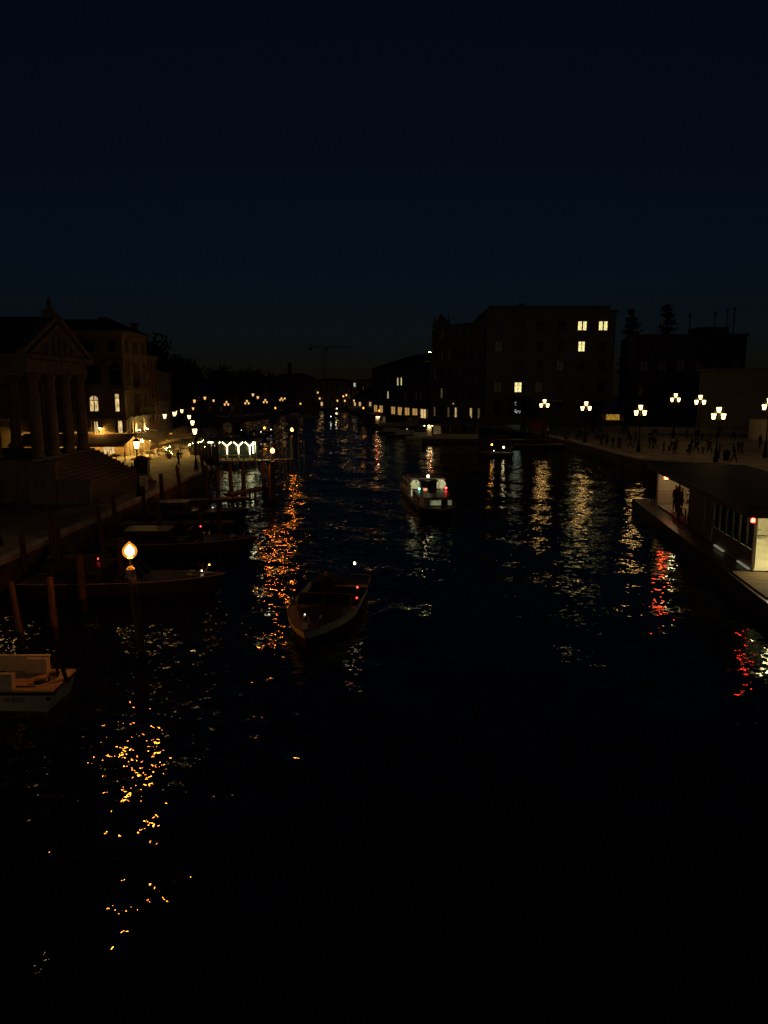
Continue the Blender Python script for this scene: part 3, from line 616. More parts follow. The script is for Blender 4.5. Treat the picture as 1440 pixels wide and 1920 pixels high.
def globe_prof(r): return [(.02, -r * 1.02), (r * .5, -r * .9), (r * .85, -r * .55), (r, 0), (r * .9, r * .45), (r * .6, r * .85), (r * .25, r * 1.15), (r * .1, r * 1.35), (.01, r * 1.42)]
def wood_pile(b, h, r=.14, lean=(0, 0), zb=-2.5, n=9, seed=0):
    q = random.Random(seed); pr = []
    for k in range(9):
        f = k / 8; pr.append((r * (1.08 - .2 * f) * (1 + q.uniform(-.05, .05)), zb + (h - zb) * f))
    pr.append((r * .55, h + .06)); o = len(b.v); b.lathe(pr, n=n, wob=lambda k, i: q.uniform(-.06, .06))
    for i in range(o, len(b.v)):
        x, y, z = b.v[i]; b.v[i] = (x + lean[0] * z, y + lean[1] * z, z)
    for i, f in enumerate(b.f[-(len(pr) - 1) * n - 2:]):
        pass
    return b
def pile_mats(b):   # wet, weed grown foot near the water line
    b.m = [1 if max(b.v[i][2] for i in f) < .65 else 0 for f in b.f]
def canal_lamp(label, x, y, z, hp, lean=(0, 0), r=.2, rp=.16, seed=0):
    t = thing('canal_lamp', label, 'canal lamp', (x, y, 0), 0, 'orange globe lamps on timber posts in the canal')
    b = MB(); wood_pile(b, hp, rp, lean, seed=seed, n=12); pile_mats(b); b.build('timber_post', ['grey', 'woodwet'], t, smooth=True)
    tx, ty = lean[0] * hp, lean[1] * hp
    b = MB(); b.lathe([(rp * 1.02, hp - .3), (rp * .98, hp - .02), (rp * .4, hp + .08), (.035, hp + .1), (.035, z - r - .02), (.09, z - r), (.09, z - r + .03)], (tx, ty, 0), 10); b.build('post_cap', 'white' if seed == 0 else 'grey', t)
    g = MB().lathe(globe_prof(r), (tx, ty, z), 16).build('globe', 'glowshell', t, smooth=True)
    MB().lathe(globe_prof(r * .62), (tx, ty, z), 14).build('bulb', 'sodium' if y < 140 else 'sodiumfar', g, smooth=True)
    MB().lathe([(r * .1, r * 1.36), (r * .08, r * 1.6), (.01, r * 1.75)], (tx, ty, z), 8).build('finial', 'iron', g)
    c = MB(); c.path([(tx - rp * .6, ty - rp, hp - .1), (tx - rp * 1.5, ty - rp, hp - .25), (tx - rp * 1.7, ty - rp, hp - .8), (tx - rp * 1.2, ty - rp, hp - 1.05)], .015, 5); c.build('cable', 'iron', t)
canal_lamp('big orange globe lamp on a thick post, nearest in the canal', -8.12, 24.2, 3.78, 3.2, (-.075, 0), .24, .15, 0)
canal_lamp('orange globe lamp among thin poles left of mid canal', -8.75, 59, 4.33, 3.5, (0, 0), .21, .2, 1)
canal_lamp('orange globe lamp on a post at the outer end of the taxi landing', -11.35, 93, 4.2, 3.4, (0, 0), .22, .2, 2)
canal_lamp('small orange globe lamp off the garden bank', -30.5, 213, 4.1, 3.3, (0, 0), .3, .2, 3)
canal_lamp('small orange globe lamp beside the footbridge ramp', -31, 282, 4.1, 3.3, (0, 0), .34, .2, 4)
canal_lamp('small orange globe lamp left of the far right bank jetty', -5.8, 213, 4.1, 3.3, (0, 0), .3, .2, 5)
canal_lamp('small orange globe lamp over the far right bank jetty', -1.2, 185, 4.1, 3.3, (0, 0), .28, .2, 6)

# ------------------------------------------------------------------ mooring piles, thin poles
GP = 'mooring piles along the left quay'
PILES = [(-13.0, 25.9, 2.3, .13, -.09, 'orange lit wooden mooring pile at the picture edge above the work boat'), (-12.1, 26.6, 2.25, .14, -.03, 'orange lit mooring pile with a pale cap, right of the edge pile'), (-12.45, 30.2, 2.3, .16, -.03, 'orange lit mooring pile standing before the moored water taxi'), (-16.0, 35.8, 3.4, .16, -.06, 'tall dark mooring pile rising above the quay kerb behind the taxi windscreen'), (-17.0, 34.8, 2.2, .15, -.03, 'dark mooring pile against the quay at the picture edge'), (-16.4, 37.2, 2.6, .14, -.03, 'dark mooring pile second along the quay from the picture edge'), (-14.7, 38.8, 3.0, .15, -.09, 'leaning mooring pile left of the nearest orange lamp'), (-12.1, 33.8, 2.2, .14, -.02, 'reddish mooring pile just left of the nearest orange lamp'), (-16.6, 45.8, 2.6, .14, -.03, 'thin dark pile by the small white light at the quay'), (-15.9, 49.3, 2.7, .15, -.02, 'orange tinted pile below the tall quay lantern'), (-16.4, 55.2, 2.9, .17, -.03, 'dark pile left of the quay lantern post'), (-16.7, 61.5, 2.8, .17, -.1, 'leaning dark pile right of the quay lantern post'), (-16.8, 70.5, 2.8, .17, -.13, 'leaning dark pile in front of the walking person'), (-15.3, 64.5, 2.6, .18, 0, 'dark pile at the quay corner below the pavilion'), (-13.7, 61.5, 2.7, .16, .01, 'dark pile below the left end of the lit pavilion'), (-12.9, 63, 3.0, .18, -.02, 'dark pile below the middle of the lit pavilion'), (-12.0, 64, 3.0, .18, -.02, 'dark pile below the right end of the lit pavilion'), (-10.1, 63.2, 3.0, .16, -.05, 'leaning dark pile left of the mid canal orange lamp'), (-9.3, 61.0, 2.9, .17, -.02, 'dark pile directly left of the mid canal lamp post'), (-13.2, 43.5, 2.6, .16, -.02, 'dark pile at the bow of the second moored taxi, left one'), (-10.9, 44.0, 2.5, .15, 0, 'dark pile in front of the second moored taxi, middle one'), (-9.6, 43.2, 2.4, .15, 0, 'dark pile in front of the second moored taxi, right one')]
for i, (x, y, h, r, ln, lb) in enumerate(PILES):
    b = MB(); wood_pile(b, h, r, (ln, R.uniform(-.02, .02)), seed=50 + i); pile_mats(b); o = b.build('mooring_pile', ['wood', 'woodwet'], None, (x, y, 0), smooth=True); tag(o, lb, 'mooring pile', GP)
k = 0
for i, (x, y, h) in enumerate(sorted([(-15.0, 88, 3.2), (-14.5, 84, 2.9), (-13.6, 90, 3.3), (-13.3, 82, 3.0), (-12.9, 87, 3.1), (-11.7, 80, 3.2), (-11.5, 88, 3.5), (-11.0, 79, 2.6), (-10.5, 85, 3.7), (-10.2, 76, 3.3), (-9.9, 88, 3.6), (-9.6, 80, 3.4), (-9.2, 86, 3.3), (-15.6, 80, 2.6), (-12.4, 76, 2.4), (-10.8, 73, 2.5)], key=lambda p: p[0] / p[1])):
    b = MB(); b.tube((0, 0, -2), (R.uniform(-.12, .12), R.uniform(-.1, .1), h), .065, .045, 7); b.lathe([(.05, h), (.075, h + .06), (.02, h + .16)], n=7)
    o = b.build('mooring_pole', 'polewood', None, (x, y, 0)); tag(o, ORD[i] + ' from left of the thin upright poles around the mid canal lamp', 'mooring pole', 'thin mooring poles by the taxi landing')
for i, (x, y, h, lb) in enumerate([(-24, 118, 3, 'left'), (-21, 122, 3.2, 'middle left'), (-18.5, 128, 3.0, 'middle right'), (-16, 118, 3.4, 'right')]):
    b = MB()
    for s in range(9): b.tube((0, 0, -1 + s * (h + 1) / 9), (0, 0, -1 + (s + 1) * (h + 1) / 9), .11, .11, 8, s % 2)
    b.lathe([(.1, h), (.16, h + .1), (.12, h + .25), (.02, h + .32)], n=8)
    o = b.build('striped_pole', ['white', 'hulldark'], None, (x, y, 0)); tag(o, 'striped gondola pole behind the lit pavilion, the %s one' % lb, 'mooring pole', 'striped poles behind the pavilion')

# ------------------------------------------------------------------ jetties
def jetty(label, p0, p1, w, z=.75, mt='plank'):
    L = hypot(p1[0] - p0[0], p1[1] - p0[1]); a = atan2(p1[1] - p0[1], p1[0] - p0[0]); t = thing('jetty', label, 'jetty', (*p0, 0), a, 'timber finger jetties on the left bank')
    k = int(L / .24); me = MB().box((0, 0, 0), (.21, w, .05)).mesh('plank', mt)
    for i in range(k): inst('plank', me, t, ((i + .5) * L / k, R.uniform(-.02, .02), z + R.uniform(-.006, .006)))
    for s in (-1, 1): MB().box((L / 2, s * w * .36, z - .13), (L, .12, .18)).build('beam', 'wood', t)
    for i in range(4):
        for s in (-1, 1): MB().tube((L * (i + .3) / 4, s * w * .42, -2), (L * (i + .3) / 4, s * w * .42, z + .15), .09, .08, 7).build('post', 'woodwet', t)
jetty('long plank jetty reaching out below the tall quay lantern', (-17.2, 55.8), (-10.6, 58.2), 1.1)
jetty('orange lit plank walkway leading to the mid canal lamp', (-12.6, 60.2), (-9.3, 66.4), 1.0)
jetty('dark plank jetty beside the second moored taxi', (-17.2, 46.6), (-9.6, 47.2), 1.0)
jetty('low plank jetty behind the nearest moored taxi', (-17.2, 36.9), (-13.8, 37.2), .9)

# ------------------------------------------------------------------ taxi pavilion on the water
pv = thing('pavilion', 'brightly lit white landing pavilion with forked columns over the water', 'pavilion', (-18.0, 91, 0))
k = 14; me = MB().box((0, 0, 0), (.38, 4.4, .08)).mesh('plank', 'plank')
for i in range(14): inst('plank', me, pv, (-2.6 + i * .4, 0, .72))
for x in (-2.5, -.8, .9, 2.5):
    for y in (-2, 2): MB().tube((x, y, -2), (x, y, .68), .12, .12, 8).build('pile', 'woodwet', pv)
for i in range(4):
    x = -2.0 + i * 1.35
    q = MB(); q.tube((x, -1.6, 1.5), (x, -1.6, 2.45), .075, n=8)
    for s in (-1, 1): q.tube((x, -1.6, 2.45), (x + s * .55, -1.6, 2.95), .07, n=8)
    q.build('lit_column', 'neon', pv)
    MB().tube((x, -1.6, .76), (x, -1.6, 1.5), .09, n=8).build('column_foot', 'white', pv)
MB().box((2.45, -.9, 2.25), (.12, 1.4, 1.4)).build('lit_side_panel', 'neon', pv)
MB().box((-2.65, -1.3, 2.75), (.5, .5, .5)).build('lit_box', 'neon', pv)
q = MB(); q.box((0, .3, 3.08), (5.7, 4.4, .14)); q.box((0, .3, 3.2), (5.2, 3.9, .12)); q.build('roof', 'hulldark', pv)
q = MB(); q.box((-.1, 1.6, 1.9), (5.2, .08, 2.3)); q.build('back_wall', 'shutter', pv)
MB().box((-.5, 1.4, 1.15), (2.4, .5, .1)).build('bench', 'plank', pv)
for i in range(3): MB().box((-1.4 + i * 1.4, 1.5, 2.1), (.6, .03, .7)).build('notice_board', 'orange' if i == 0 else 'canvas', pv)
q = MB()
for z in (1.62, .86): q.box((0, -2.1, z), (5.4, .06, .06))
for i in range(5): q.box((-2.7 + i * 1.35, -2.1, 1.22), (.07, .07, .85))
for i in range(8):
    x0, x1 = -2.7 + i * .675, -2.7 + (i + 1) * .675; q.tube((x0, -2.1, .86), (x1, -2.1, 1.62), .02, n=4); q.tube((x0, -2.1, 1.62), (x1, -2.1, .86), .02, n=4)
q.build('lattice_railing', 'iron', pv)
jetty('pale gangway from the lit pavilion out to the landing end lamp', (-15.2, 90.4), (-11.2, 92.4), 1.3, .7, 'deck')
t = thing('landing_screen', 'dark timber landing screen left of the lit pavilion', 'screen', (-20.9, 88.5, 0))
for i in range(7): MB().box((-1.2 + i * .4, 0, 1.6), (.37, .08, 2.6)).build('board', 'woodwet', t)
for x in (-1.4, 1.4): MB().tube((x, .1, -2), (x, .1, 3), .1, n=7).build('post', 'woodwet', t)

# ------------------------------------------------------------------ restaurant terrace
aw = thing('awning', 'long canvas awning over the terrace against the hotel side wall', 'awning', (-35.2, 87.7, 0))
q = MB(); q.poly([(-6.5, 0, 4.05), (-6.5, -4.2, 3.1), (6.5, -4.2, 3.1), (6.5, 0, 4.05)]); q.poly([(-6.5, -4.2, 3.1), (-6.5, -4.25, 2.8), (6.5, -4.25, 2.8), (6.5, -4.2, 3.1)]); q.build('canvas', 'canvasred', aw)
q = MB()
for x in (-6.4, -2.1, 2.1, 6.4): q.tube((x, -4.1, GZ), (x, -4.1, 3.05), .04, n=6); q.tube((x, 0, 3.98), (x, -4.1, 3.05), .03, n=5)
q.build('frame', 'iron', aw)
for x in (-5, -2.4, .4, 3.2, 5.6): b = MB().lathe([(.03, .16), (.11, .05), (.13, -.06), (.03, -.16)], n=8).build('hanging_bulb', 'bulb', aw, (x, -1.3, 3.3))
w2 = thing('wall_floodlight', 'small lamp throwing a warm patch onto the terrace awning', 'wall lamp', (-33.0, 87.75, 4.75)); MB().box((0, 0, 0), (.25, .25, .12)).build('housing', 'iron', w2); MB().box((0, -.03, -.08), (.2, .2, .03)).build('lens', 'bulb', w2)
aw2 = thing('awning', 'pale canvas awning along the canal front of the hotel', 'awning', (-29.9, 92.5, 0))
q = MB(); q.poly([(0, -4.6, 3.9), (3.6, -4.6, 3.0), (3.6, 4.6, 3.0), (0, 4.6, 3.9)]); q.poly([(3.6, -4.6, 3.0), (3.65, -4.6, 2.7), (3.65, 4.6, 2.7), (3.6, 4.6, 3.0)]); q.build('canvas', 'canvas', aw2)
q = MB()
for y in (-4.5, 0, 4.5): q.tube((3.5, y, GZ), (3.5, y, 2.95), .04, n=6); q.tube((0, y, 3.85), (3.5, y, 2.95), .03, n=5)
q.build('frame', 'iron', aw2)
for y in (-3.2, 0, 3.2): MB().lathe([(.03, .16), (.11, .05), (.13, -.06), (.03, -.16)], n=8).build('hanging_bulb', 'bulb', aw2, (1.2, y, 3.1))
for i, (x, y, lb) in enumerate([(-24.6, 91, 'nearest open parasol on the restaurant terrace'), (-26.6, 99.5, 'second open parasol behind the terrace awning'), (-28.0, 106, 'tilted open parasol farthest along the terrace')]):
    t = thing('parasol', lb, 'parasol', (x, y, GZ), .3 * i, 'restaurant parasols'); q = MB()
    for k in range(8):
        a0, a1 = 2 * pi * k / 8, 2 * pi * (k + 1) / 8; rr2 = 1.75
        q.poly([(0, 0, 2.75), (rr2 * cos(a0), rr2 * sin(a0), 2.1), (rr2 * cos(a1), rr2 * sin(a1), 2.1)]); q.poly([(rr2 * cos(a0), rr2 * sin(a0), 2.1), (rr2 * cos(a0), rr2 * sin(a0), 1.93), (rr2 * cos(a1), rr2 * sin(a1), 1.93), (rr2 * cos(a1), rr2 * sin(a1), 2.1)])
    q.build('canopy', 'canvas', t); MB().tube((0, 0, 0), (0, 0, 2.8), .035, n=7).build('pole', 'iron', t); MB().lathe([(.35, 0), (.35, .08), (.06, .12)], n=12).build('base', 'iron', t)
    for a in (0, 2.1, 4.2): MB().lathe([(.02, .05), (.05, 0), (.02, -.06)], n=6).build('hanging_bulb', 'bulb', t, (.8 * cos(a), .8 * sin(a), 1.95))
n_t = 0
def table_set(label, x, y):
    t = thing('cafe_table', label, 'table', (x, y, GZ), 0, 'restaurant terrace tables'); MB().lathe([(.42, .42), (.45, .5), (.46, .74), (.46, .76)], n=14).build('table_cloth', 'cloth', t); MB().lathe([(.25, 0), (.25, .04), (.04, .08), (.04, .6)], n=8).build('stand', 'iron', t)
CH = None
def chair(label, x, y, rz):
    global CH
    if CH is None:
        CH = thing('cafe_chair', label, 'chair', (x, y, GZ), rz, 'restaurant terrace chairs'); MB().box((0, 0, .45), (.42, .42, .05)).build('seat', 'plank', CH); MB().box((0, .2, .72), (.42, .04, .4)).build('backrest', 'plank', CH)
        for sx_ in (-1, 1):
            for sy_ in (-1, 1): MB().tube((sx_ * .18, sy_ * .18, 0), (sx_ * .18, sy_ * .18, .45), .018, n=5).build('leg', 'iron', CH)
    else:
        KIDS.clear(); c = copy_tree(CH); c.location = (x, y, GZ); c.rotation_euler = (0, 0, rz); c['label'] = label
TB = [(-31.6, 81.6), (-29.3, 82.2), (-33.8, 82.0), (-36.2, 82.4), (-26.9, 86.2), (-26.8, 89.4), (-26.9, 93), (-24.0, 96.4), (-24.5, 87.6)]
TB.sort(key=lambda p: p[0] / p[1])
for i, (x, y) in enumerate(TB):
    table_set('cloth covered terrace table, %s from the left' % ORD[i], x, y)
    for s, nm in ((-1, 'left'), (1, 'right')): chair('terrace chair on the %s of the %s terrace table from the left' % (nm, ORD[i]), x + s * .75, y, -s * pi / 2)
for i, (x, y, lb) in enumerate([(-23.0, 90, 'brightly lit potted shrub at the corner of the terrace'), (-22.6, 92.4, 'tall lit potted shrub beside the parasols'), (-24.2, 84.6, 'lit potted shrub nearest the church steps'), (-22.9, 94.6, 'lit potted shrub at the far end of the terrace')]):
    t = thing('potted_shrub', lb, 'shrub', (x, y, GZ), 0, 'lit shrubs edging the terrace'); MB().lathe([(.2, 0), (.3, .5), (.33, .5), (.33, .56)], n=12).build('pot', 'rose', t)
    b = MB(); r_ = random.Random(i)
    for j in range(260):
        p = Vector((r_.gauss(0, .26), r_.gauss(0, .26), .95 + r_.gauss(0, .3))); u = Vector((r_.gauss(0, 1), r_.gauss(0, 1), r_.gauss(0, 1))).normalized(); w_ = u.orthogonal().normalized(); b.poly([p - u * .09, p + w_ * .05, p + u * .09, p - w_ * .05])
    b.build('foliage', 'leaf', t)
    for a in range(7): MB().lathe([(.01, .03), (.03, 0), (.01, -.03)], n=6).build('fairy_light', 'bulb', t, (.34 * cos(a * .9), .34 * sin(a * .9), .6 + .13 * a))
t = thing('sandwich_board', 'pale menu board standing by the quay lantern', 'sign', (-17.9 - .9, 58.5, GZ), .2)
for s in (-1, 1): q = MB(); q.box((0, s * .18, .5), (.62, .03, 1.0)); q.v = [(x, y * (1.3 - z * .9) if abs(y) > .01 else y, z) for x, y, z in q.v]; q.build('panel', 'white', t)
for i in range(6): MB().box((-.02 * (i % 2), -.235 + .1 * (i * .16), .2 + i * .12), (.4 - .05 * (i % 3), .006, .03)).build('text_line', 'hulldark', t)
t = thing('ticket_hut', 'small dark hut with a shallow roof at the foot of the church steps', 'hut', (-22.6, 70, GZ), .1)
MB().box((0, 0, .6), (1.2, 1.2, 1.2)).build('cabin', 'hulldark', t); q = MB(); q.lathe([(1.0, 1.2), (1.0, 1.27), (.1, 1.65)], n=4); q.build('roof', 'canvasred', t); MB().box((0, -.61, .8), (.7, .04, .4)).build('hatch', 'panelgrey', t)

# ------------------------------------------------------------------ boats
def hull_mesh(L, B, fb, full=.42, tum=.92, sheer=.35, nst=18):
    """bow towards -Y, stern +Y, waterline at z=0. Returns (hull MB, list of gunwale (halfbeam, y, z))"""
    b = MB(); g = []; rows = []
    for i in range(nst + 1):
        t = i / nst; y = -L / 2 + L * t
        hb = B / 2 * (sin(pi / 2 * min(1, t / full)) ** .75 if t > 0 else 0.0); hb *= 1 - .12 * max(0, (t - .75) / .25)
        hb = max(hb, .02); z = fb * (1 + sheer * (1 - t) ** 2); yo = (y - .5 * (1 - t) ** 3)
        g.append((hb, yo, z))
        prof = [(hb, z, yo), (hb * (tum + .04), z * .55, y * .6 + yo * .4), (hb * tum * .94, .02, y), (hb * .55, -.25, y + .1), (0, -.4, y + .15)]
        row = [(s * p[0], p[2], p[1]) for s, ps in ((-1, prof), (1, prof[-2::-1])) for p in ps]
        rows.append(len(b.v)); b.v += row
    n = len(row)
    for a, c in zip(rows[:-1], rows[1:]):
        for j in range(n - 1): b.face((a + j, a + j + 1, c + j + 1, c + j), 1 if 0 < j < n - 2 else 0)
    b.face([rows[-1] + j for j in range(n)])
    return b, g
def deck_mesh(g, i0, i1, inset=.03, dz=-.03):
    b = MB(); pr = None
    for hb, y, z in g[i0:i1 + 1]:
        o = len(b.v); b.v += [(-max(hb - inset, .0), y, z + dz), (0, y, z + dz + .04), (max(hb - inset, .0), y, z + dz)]
        if pr is not None: b.face((pr, pr + 1, o + 1, o)); b.face((pr + 1, pr + 2, o + 2, o + 1))
        pr = o
    return b
def rail_mesh(g, w=.07, h=.06, dz=.0):
    b = MB()
    for s in (-1, 1):
        for (h0, y0, z0), (h1, y1, z1) in zip(g[:-1], g[1:]): b.tube((s * h0, y0, z0 + dz), (s * h1, y1, z1 + dz), w / 2, w / 2, 6)
    return b
def small_lamp(root, name, loc, m, r=.05):
    q = MB().lathe([(r * .5, -r * 1.6), (r * .8, -r)], n=8).build(name, 'iron', root, loc); MB().lathe([(r * .8, -r), (r, 0), (r * .7, r * .7), (.005, r)], n=8).build('lens', m, q, (0, 0, 0))
def water_taxi(label, loc, rz, L=8.6, B=2.3, hullm='mahog', lights=(), cabin=True, group='water taxis moored on the left bank', stripe='hulldark', rail='hullwhite', hs=1.0):
    t = thing('water_taxi', label, 'motorboat', (*loc, 0), rz, group)
    b, g = hull_mesh(L, B, .62); b.build('hull', [stripe, hullm], t, smooth=True)
    n = len(g) - 1
    deck_mesh(g, 0, 7).build('foredeck', 'mahog', t, smooth=True); deck_mesh(g, 15, n).build('aft_deck', 'mahog', t)
    q = deck_mesh(g, 6, 16, .1, -.38); q.build('cockpit_floor', 'mahog', t)
    rail_mesh(g, .045).build('rub_rail', rail, t)
    y = lambda f: -L / 2 + L * f
    # windscreen: frame and panes
    q = MB(); w = B * .40
    for x in (-w, 0, w): q.tube((x, y(.36), .72), (x * .94, y(.415), .72 + .6 * hs), .022, n=5)
    q.tube((-w * .94, y(.415), .72 + .6 * hs), (w * .94, y(.415), .72 + .6 * hs), .022, n=5)
    for s in (-1, 1): q.tube((s * w, y(.36), .72), (s * w * 1.06, y(.5), .78), .02, n=5); q.tube((s * w * .94, y(.415), .72 + .6 * hs), (s * w * 1.06, y(.5), .8), .016, n=5)
    ws_ = q.build('windscreen', 'panelgrey', t)
    q = MB(); q.poly([(-w * .97, y(.365), .74), (w * .97, y(.365), .74), (w * .92, y(.412), .72 + .58 * hs), (-w * .92, y(.412), .72 + .58 * hs)]); q.build('pane', 'darkglass', ws_)
    if cabin:
        q = MB(); q.prism([(-w, y(.56)), (w, y(.56)), (w * .95, y(.84)), (-w * .95, y(.84))], .55, 1.28); q.build('cabin', 'mahog', t)
        q = MB(); q.prism([(-w * 1.05, y(.54)), (w * 1.05, y(.54)), (w, y(.86)), (-w, y(.86))], 1.3, 1.37); q.build('cabin_roof', 'mahog', t)
        for s in (-1, 1):
            for k in range(3): yy = y(.6 + .085 * k); MB().box((s * (w + .008), yy, 1.0), (.03, L * .066, .34)).build('cabin_window', 'darkglass', t)
    MB().box((0, y(.47), .62), (w * 1.7, .4, .3)).build('helm_seat', 'hulldark', t)
    q = MB()
    for s in (-1, 1): q.box((s * .3, y(.12), .9), (.06, .22, .06))
    q.tube((0, y(.05), .8), (0, y(.03), 1.15), .02, n=5); q.build('cleat', 'white', t)
    for nm, x, f, z, m, r in lights: small_lamp(t, nm, (x, y(f), z), m, r)
    return t
# moored taxis: broadside to the viewer, bows pointing right
water_taxi('dark moored water taxi with curved windscreen left of the nearest orange lamp', (-11.9, 33.0), radians(91), 8.4, 2.2, 'mahog', (('stern_light', .2, .62, 1.5, 'redsmall', .03), ('bow_glow', 0, .02, 1.25, 'amberled', .035), ('deck_light', .3, .07, .9, 'led', .03)))
water_taxi('second moored water taxi behind the nearest orange lamp', (-11.6, 41.6), radians(93), 8.0, 2.2, 'hulldark', (('stern_light', 0, .34, 1.45, 'redsmall', .035),))
water_taxi('moored boat beyond the plank jetty, below the quay corner', (-13.4, 52.0), radians(94), 7.0, 2.0, 'hulldark', (('deck_light', 0, .3, .9, 'ledcold', .03),))
# taxi under way
water_taxi('low dark open water taxi under way with red lights and a pale curved hull', (-2.25, 29.6), radians(-6), 8.6, 2.7, 'mahog', (('stern_light', 1.12, .55, 1.05, 'redsmall', .036), ('side_light', 1.22, .45, .84, 'redsmall', .032), ('mast_light', .95, .6, 1.95, 'led', .05), ('bow_glow', -.25, .1, 1.02, 'ledcold', .022)), False, 'boats under way', 'hullpale', 'mahog', .6)  # the tiny white bow spot is a glowing dot for a glint
# motoscafo (passenger boat)
def passenger_boat():
    t = thing('passenger_boat', 'white passenger boat under way towards the viewer with a bright top lamp', 'boat', (3.35, 59.6, 0), radians(5), 'boats under way')
    L, B = 15, 2.75; b, g = hull_mesh(L, B, .72, .16, .96, .12); b.build('hull', ['hulldark', 'hulldark'], t, smooth=True); deck_mesh(g, 0, 18).build('deck', 'hulldark', t); rail_mesh(g, .1, .1).build('rub_rail', 'white', t)
    y0, y1 = -6.3, -2.2; w = 1.2
    q = MB(); q.prism([(-w * .86, y0), (w * .86, y0), (w, y0 + .9), (w, y1), (-w, y1), (-w, y0 + .9)], .7, 1.36); q.build('front_cabin', 'white', t)
    q = MB(); q.prism([(-w * .9, y0 - .1), (w * .9, y0 - .1), (w * 1.05, y0 + .9), (w * 1.05, y1 + .1), (-w * 1.05, y1 + .1), (-w * 1.05, y0 + .9)], 1.365, 1.43); q.build('front_cabin_roof', 'hulldark', t)
    for x, ww, m in ((-.78, .3, 'wind'), (-.2, .75, 'winbus'), (.42, .36, 'darkglass'), (.82, .24, 'winbus')): 
        q = MB(); q.box((x, y0 - .012, 1.05), (ww, .03, .36)); wd = q.build('cabin_window', m, t); q = MB(); q.box((x, y0 - .02, 1.25), (ww + .08, .04, .04)); q.box((x, y0 - .02, .85), (ww + .08, .04, .04)); q.build('window_frame', 'panelgrey', wd)
    for s in (-1, 1):
        for k in range(4): MB().box((s * (w + .01), y0 + 1.5 + k * .8, 1.06), (.03, .55, .34)).build('cabin_window', 'wind' if s < 0 else 'darkglass', t)
    q = MB(); q.box((-.1, y1 + .75, 1.72), (1.25, 1.5, .72)); q.build('wheelhouse', 'hulldark', t); q = MB(); q.box((-.1, y1 + .8, 2.12), (1.5, 1.9, .08)); q.build('wheelhouse_roof', 'hulldark', t)
    for x in (-.45, .0, .35): MB().box((x - .05, y1 - .015, 1.76), (.3, .03, .42)).build('wheelhouse_window', 'darkglass', t)
    for s in (-1, 1):
        q = MB(); q.prism([(s * .6, 1.40), (s * 1.15, 1.40), (s * 1.42, 1.75), (s * 1.2, 2.12), (s * .6, 2.14)][::s], 0, .1); q.v = [(x, z + y1 + .9, y) for x, y, z in q.v]; q.build('bulkhead_glow', 'saloonglow', t)  # side bulkheads glow by themselves instead of being lit by a lamp
    q = MB(); q.box((0, y1 + 2.6, 2.16), (2.7, 3.0, .1)); q.build('midship_roof', 'white', t)
    for s in (-1, 1):
        q = MB(); q.box((s * .62, y1 + .93, 1.78), (.08, .06, .8)); q.box((s * 1.0, y1 + .88, 1.4), (.8, .06, .06)); q.box((s * 1.0, y1 + .93, 2.14), (.9, .06, .06)); q.build('saloon_frame', 'white', t)
        MB().box((s * 1.2, y1 + 1.7, 1.15), (.04, .75, .75)).build('side_door', 'saloonglow', t)  # glowing panel put in for the lit side opening
        q = MB()
        for yy in (y1 + 1.6, y1 + 2.6, y1 + 3.8): q.tube((s * 1.28, yy, .75), (s * 1.28, yy, 2.1), .03, n=5)
        q.box((s * 1.28, y1 + 2.6, 1.35), (.04, 2.2, .05)); q.build('side_rail', 'white', t)
    q = MB(); q.prism([(-w, y1 + 4.2), (w, y1 + 4.2), (w, 6), (-w, 6)], .7, 1.75); q.build('aft_cabin', 'white', t); q = MB(); q.prism([(-w * 1.05, y1 + 4.1), (w * 1.05, y1 + 4.1), (w * 1.05, 6.1), (-w * 1.05, 6.1)], 1.76, 1.84); q.build('aft_cabin_roof', 'hulldark', t)
    for s in (-1, 1):
        for k in range(4): MB().box((s * (w + .01), 2.5 + k * .9, 1.3), (.03, .65, .45)).build('cabin_window', 'wind', t)
    MB().tube((-.1, y1 + .4, 2.15), (-.1, y1 + .4, 2.4), .02, n=5).build('lamp_stem', 'iron', t)
    small_lamp(t, 'top_lamp', (-.1, y1 + .4, 2.46), 'led', .1); small_lamp(t, 'side_light', (-.85, y1 - .1, 1.55), 'greenled', .07); small_lamp(t, 'side_light', (1.22, y1 - .1, 1.6), 'redled', .07)
    q = MB(); q.box((-.42, y1 - .35, 1.53), (.3, .08, .16)); q.build('line_number_board', 'amberboard', t)
    for i in range(3): q = MB(); q.box((-1.3, -6 + i * 1.6, .55), (.12, .3, .4)); q.build('fender', 'rope', t)
    return t
M['saloonglow'] = emis_room('boat_saloon_glow', (1, .95, .48), .42)
M['winbus'] = emis_room('boat_cabin_light', (.8, .9, .45), .16)
M['amberboard'] = emis('line_board', (1, .45, .2), .9)
PB = passenger_boat()
